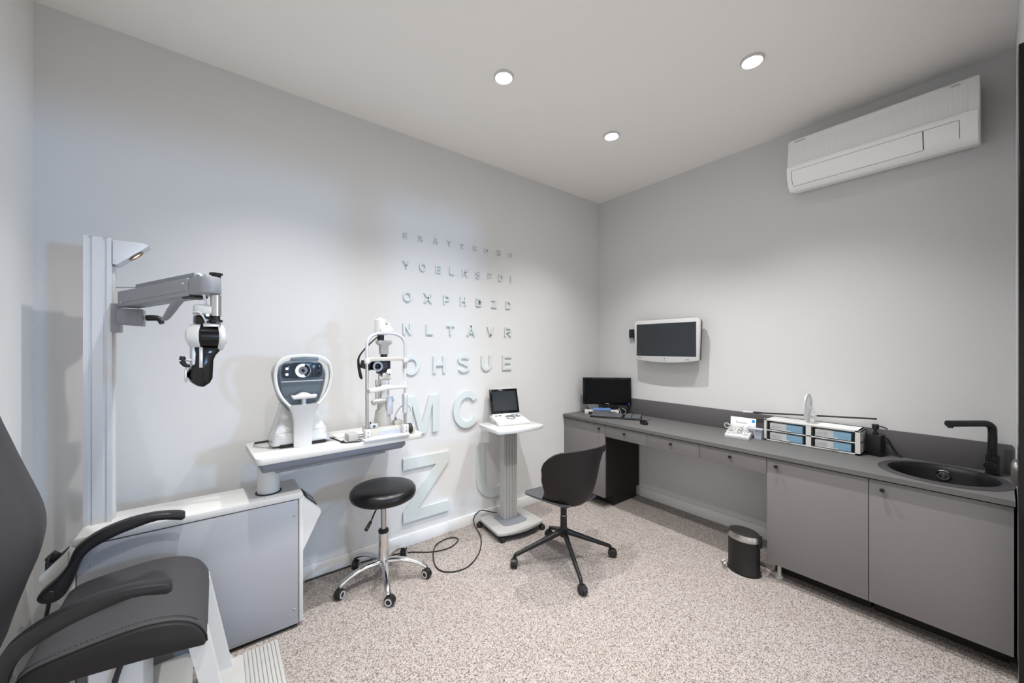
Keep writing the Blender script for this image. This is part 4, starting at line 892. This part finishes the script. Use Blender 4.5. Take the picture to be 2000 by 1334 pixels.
ap = [(-.120, -.058, .44), (-.120, -.058, .52), (-.117, -.058, .555), (-.098, -.058, .586), (-.065, -.058, .603), (-.03, -.058, .607), (.016, -.058, .607), (.05, -.058, .603), (.084, -.058, .586), (.103, -.058, .555), (.106, -.058, .52), (.106, -.058, .42)]
MB().tube(ap, .0085, 12, 3, up=(0, 1, 0)).build('arch', 'alu', sp)
for x in (-.120, .106): MB().box(x - .012, x + .012, -.072, -.044, .432, .462, .003).build('band_clamp', 'white_gloss', sp)
MB().prism([(-.115 + .22 * i / 12, -.058 + .035 * math.sin(PI * i / 12)) for i in range(13)] + [(.105 - .22 * i / 12, -.064 + .035 * math.sin(PI * i / 12)) for i in range(13)], .445, .468, .001).build('forehead_band', 'ivory', sp)
cr = [(-.115, .292), (-.05, .298), (-.03, .306), (-.006, .310), (.018, .306), (.04, .300), (.105, .300), (.105, .280), (-.006, .282), (-.115, .268)]
MB().prismY(cr, -.095, -.045, .004).build('chin_rest', 'white_gloss', sp)
# microscope and lamp tower behind
MB().lathe([(.050, .06), (.050, .085), (.046, .11), (.042, .15), (.034, .155), (.030, .20), (0, .20)], 32, frame((.0, .02, 0))).build('tower_base', 'ivory', sp)
MB().box(.008, .046, -.03, .02, .125, .235, .005).build('tower_cover', 'alu', sp)
MB().cyl((-.06, -.005, .205), (.055, .0, .215), .016).ball((-.06, -.005, .205), .018).build('pivot_arm', 'ivory', sp)
for x in (-.045, -.028, .026): MB().cyl((x, .0, .21), (x, .0, .335), .006).build('rod', 'steel', sp)
MB().loft([rr3(-.024, .02, -.016, .03, .20, .01), rr3(-.020, .018, -.016, .03, .27, .01), rr3(-.026, .024, -.02, .03, .33, .01)]).build('tower_stem', 'white_gloss', sp)
MB().cyl((-.035, -.01, .345), (.035, -.01, .345), .013).build('cross_head', 'ivory', sp)
MB().box(-.022, .026, -.025, .04, .345, .375, .006).build('mirror_housing', 'ivory', sp)
MB().box(-.032, .034, -.02, .045, .368, .448, .006).build('microscope_body', 'black_plastic', sp)
MB().cyl((-.03, -.01, .415), (-.075, -.018, .42), .030, .026, 28).build('objective', 'black_gloss', sp)
MB().lathe([(.018, 0), (.028, 0), (.029, .006), (.018, .006), (.018, 0)], 28, frame((-.055, -.046, .415), 0, 0, PI / 2)).build('focus_ring', 'alu_dark', sp)
MB().cyl((-.09, .02, .44), (-.105, .02, .40), .035, .032).build('side_drum', 'dark_rubber', sp)
MB().cyl((.012, -.03, .385), (.012, -.05, .385), .014).build('prism_cap', 'chrome', sp)
for x in (-.02, .025): MB().cyl((x, -.022, .36), (x, -.022, .46), .0035).build('guide_pin', 'black_metal', sp)
MB().cyl((.0, .0, .45), (.0, .0, .485), .020).build('filter_drum', 'black_plastic', sp)
MB().loft([rr3(-.024, .024, -.02, .025, .485, .008), rr3(-.024, .024, -.02, .025, .535, .008), rr3(-.04, .04, -.03, .035, .548, .008), rr3(-.04, .04, -.03, .035, .566, .008)]).build('lamp_neck', 'off_white', sp)
MB().cyl((-.02, .0, .566), (-.02, .0, .60), .020).build('lamp_ring', 'black_plastic', sp)
MB().lathe([(.035, .598), (.035, .635), (.034, .64), (.034, .685), (.030, .690), (.014, .692), (.012, .700), (0, .700)], 28, frame((-.018, .005, 0))).build('lamp_house', 'white_gloss', sp)
MB().prismY([(-.045, .603), (.035, .603), (.032, .632), (.014, .652), (-.02, .654), (-.04, .634)], -.066, -.046, .004).build('arch_crown', 'white_gloss', sp)
MB().box(.006, .022, -.045, -.02, .645, .672, .002).build('lamp_vent', 'ivory', sp)
MB().tube([(-.03, -.02, .60), (-.07, -.02, .565), (-.115, -.02, .52), (-.148, -.01, .47), (-.146, .0, .42), (-.135, .0, .36), (-.128, .0, .345)], [.004, .004, .004, .005, .008, .009, .005], 10, 4).build('lamp_cable', 'cable_black', sp)
MB().box(-.095, -.052, -.046, -.01, .062, .088, .003).build('control_box', 'alu', sp)
MB().box(-.082, -.068, -.0475, -.0455, .066, .080).build('control_window', 'led_blue', sp).data.materials[0] = MATS['ink']
MB().cyl((-.09, -.03, .088), (-.09, -.03, .098), .004).build('control_knob', 'black_plastic', sp)
MB().box(.05, .10, -.04, .0, .062, .088, .003).build('joystick_block', 'ivory', sp)
MB().tube([(.062, -.02, .085), (.064, -.02, .12), (.08, -.03, .155), (.10, -.03, .172), (.13, -.02, .175), (.158, -.01, .155), (.166, -.01, .13), (.15, -.02, .10), (.12, -.03, .072), (.112, -.03, .06)], .0045, 10, 5).build('coil_cable', 'alu', sp)
MB().cyl((.062, -.02, .085), (.064, -.02, .105), .009, .006).build('cable_gland', 'alu_dark', sp)
wh = MB().cyl((.128, -.04, .032), (.152, -.04, .032), .030).build('hand_wheel', 'dark_rubber', sp)
MB().box(.148, .170, -.06, .0, .002, .050, .004).build('wheel_guard', 'ivory', sp)
# white block and cable on the table
pb = thing('paper_block', 'small white block of chin rest papers beside the slit lamp', 'paper block', (-2.648, -.385, .9205), R(3))
MB().box(-.035, .022, -.045, .035, 0, .040, .006).build('holder', 'off_white', pb)
MB().box(.020, .06, -.035, .03, .004, .012, .001).build('papers', 'white_paper', pb)
MB().box(.020, .06, -.035, .03, .018, .026, .001).build('papers', 'white_paper', pb)
MB().box(.020, .058, -.033, .03, .030, .036, .001).build('papers', 'white_paper', pb)
single(MB().box(-.06, .06, -.03, .03, 0, .006, .001, frame((-2.66, -.26, .9205), R(14))).box(-.06, .06, -.03, .03, .0062, .012, .001, frame((-2.665, -.258, .9205), R(-6))), 'paper_sheets', 'white_paper', 'loose white papers lying behind the white block on the table', 'papers')
tcb = thing('table_cable', 'dark cable trailing along the table between the two instruments', 'cable', (-2.66, -.42, .9205))
MB().tube([(-2.745, -.28, .927), (-2.73, -.33, .925), (-2.718, -.40, .925), (-2.708, -.445, .925), (-2.685, -.461, .925), (-2.655, -.466, .925), (-2.635, -.472, .925), (-2.625, -.474, .928)], .0035, 8, 6).build('lead', 'cable_black', tcb, world=True)
MB().box(-2.724, -2.704, -.437, -.422, .921, .933, .003).build('cable_clip', 'dark_rubber', tcb, world=True)
pn = thing('tethered_pen', 'black pen with wire lying on the table left of the autorefractor', 'pen', (-3.06, -.20, .9205))
MB().cyl((-.04, .0, .012), (.045, .018, .012), .006).build('barrel', 'black_plastic', pn)
MB().tube([(-.04, 0, .012), (-.045, -.03, .006), (-.03, -.06, .004), (.0, -.10, .004), (.03, -.12, .004)], .002, 6, 5).build('wire', 'steel', pn)

# ------------------------------------------------------------------ examination chair
ec = thing('examination_chair', 'grey upholstered examination armchair with black armrests and white frame', 'chair', (-3.50, -.77, 0))
y0, y1 = -1.02, -.52
top = catmull([(-3.695, 0, .520), (-3.685, 0, .545), (-3.640, 0, .562), (-3.527, 0, .575), (-3.44, 0, .577), (-3.368, 0, .562), (-3.318, 0, .532), (-3.292, 0, .490), (-3.286, 0, .460)], 4)
bot = catmull([(-3.288, 0, .452), (-3.381, 0, .468), (-3.484, 0, .482), (-3.577, 0, .492), (-3.69, 0, .498)], 3)
def seatring(g, yy): 
    c = Vector((-3.50, 0, .52)); return [((p - c) * (1 - g)) + c + Vector((0, yy, 0)) for p in top + bot]
MB().loft([[tuple(p) for p in seatring(g, yy)] for g, yy in ((.02, y0 + .018), (.0, y0 + .022), (-.006, y0 + .035), (-.006, y1 - .035), (0, y1 - .012), (.02, y1))]).build('seat', 'leather_grey', ec, world=True, ang=50)
sidep = [(p.x, p.z) for p in top + bot]
MB().prismY([((x + 3.50) * .985 - 3.50, (z - .52) * .96 + .519) for x, z in sidep], y0, y0 + .03, .006).build('side_panel', 'leather_black', ec, world=True)
MB().tube([(p.x, y0 + .017, p.z - .002) for p in top], .0025, 6).build('piping', 'black_plastic', ec, world=True)
b = MB()
for i in range(1, 70):
    f_ = i / 70 * (len(top) - 1) * .78; j = int(f_); p = top[j].lerp(top[j + 1], f_ - j); q = top[j + 1] - top[j]
    M = frame((p.x, y0 + .036, p.z + .0045), 0, -math.atan2(q.z, q.x)); b.box(-.0022, .0022, -.0008, .0008, -.001, .0016, 0, M)
sx_ = b.build('stitching', 'grey_paper', ec, world=True); sx_['kind'] = 'stuff'; sx_.data.materials[0] = MATS['leather_grey']
# backrest: curved slab, lumbar bulge towards +x
bp = catmull([(-3.785, 0, .52), (-3.765, 0, .60), (-3.742, 0, .68), (-3.718, 0, .76), (-3.704, 0, .85), (-3.712, 0, .93), (-3.745, 0, 1.04), (-3.775, 0, 1.14), (-3.80, 0, 1.24), (-3.815, 0, 1.34)], 3)
rings = []
for i, p in enumerate(bp):
    t = (bp[min(i + 1, len(bp) - 1)] - bp[max(i - 1, 0)]).normalized(); n = Vector((t.z, 0, -t.x)); v = i / (len(bp) - 1)
    hw = .195 + .015 * math.sin(PI * v) - .05 * max(0, v - .8) / .2; yc = -.77; sec = []
    for a, b_ in ((-hw, -.09), (-hw - .006, -.07), (-hw, -.052), (-hw * .92, -.040), (-hw * .5, -.010), (0, 0), (hw * .5, -.010), (hw * .92, -.040), (hw, -.052), (hw + .006, -.07), (hw, -.09), (hw * .5, -.065), (0, -.06), (-hw * .5, -.065)):
        sec.append(tuple(p + n * b_ + Vector((0, yc + a, 0))))
    rings.append(sec)
MB().loft(rings).build('backrest', 'leather_grey', ec, world=True, ang=60)
def armrest(y, name='armrest'):
    a = MB(); Wd = .024
    tp_ = [(-3.368, .716), (-3.372, .732), (-3.405, .744), (-3.47, .754), (-3.546, .749), (-3.618, .728), (-3.665, .700), (-3.690, .672), (-3.705, .625), (-3.735, .580), (-3.770, .548), (-3.780, .522), (-3.765, .503), (-3.735, .498), (-3.708, .520), (-3.686, .575), (-3.668, .632), (-3.640, .665), (-3.585, .692), (-3.531, .708), (-3.454, .722), (-3.395, .708), (-3.374, .703)]
    P = catmull([(x, 0, z) for x, z in tp_ + tp_[:1]], 3)[:-1]
    a.prismY([(p.x, p.z) for p in P], y - Wd, y + Wd, .009)
    o = a.build(name, 'arm_black', ec, world=True, ang=45)
    MB().lathe([(0, .004), (.014, .003), (.017, 0)], 24, frame((-3.748, y - Wd + .001, .530), 0, 0, PI / 2)).build('pivot_cap', 'black_plastic', o, world=True)
armrest(-.468); armrest(-1.088)
# white foot frame, pedestal and ribbed footplate
for yy in (-.985, -.59):
    MB().loft([[(-3.340, yy, .470), (-3.285, yy, .470), (-3.285, yy + .06, .470), (-3.340, yy + .06, .470)], [(-3.262, yy, .085), (-3.215, yy, .085), (-3.215, yy + .06, .085), (-3.262, yy + .06, .085)], [(-3.262, yy, .045), (-3.20, yy, .045), (-3.20, yy + .06, .045), (-3.262, yy + .06, .045)]]).build('front_leg', 'white_plastic', ec, world=True, ang=25)
MB().box(-3.58, -3.45, -.90, -.66, .12, .49, .012).build('pedestal', 'white_plastic', ec, world=True)
MB().prismY([(-3.70, 0), (-3.34, 0), (-3.335, .15), (-3.36, .165), (-3.70, .165)], -.98, -.55, .006).build('base_cover', 'off_white', ec, world=True)
MB().box(-3.72, -3.20, -.96, -.57, .003, .03, .003).build('base_plate', 'dark_rubber', ec, world=True)
fp = MB().box(-3.265, -3.03, -1.03, -.53, .030, .052, .004).build('footplate', 'off_white', ec, world=True)
for i in range(9):
    x = -3.163 + i * .0148
    MB().box(x, x + .0122, -1.02, -.535, .050, .0575, .0015).build('rib', 'foot_rib', fp, world=True)
MB().tube([(-3.50, -.91, .44), (-3.52, -.93, .36), (-3.53, -.95, .20)], .008, 8, 3).build('hose', 'cable_black', ec, world=True)
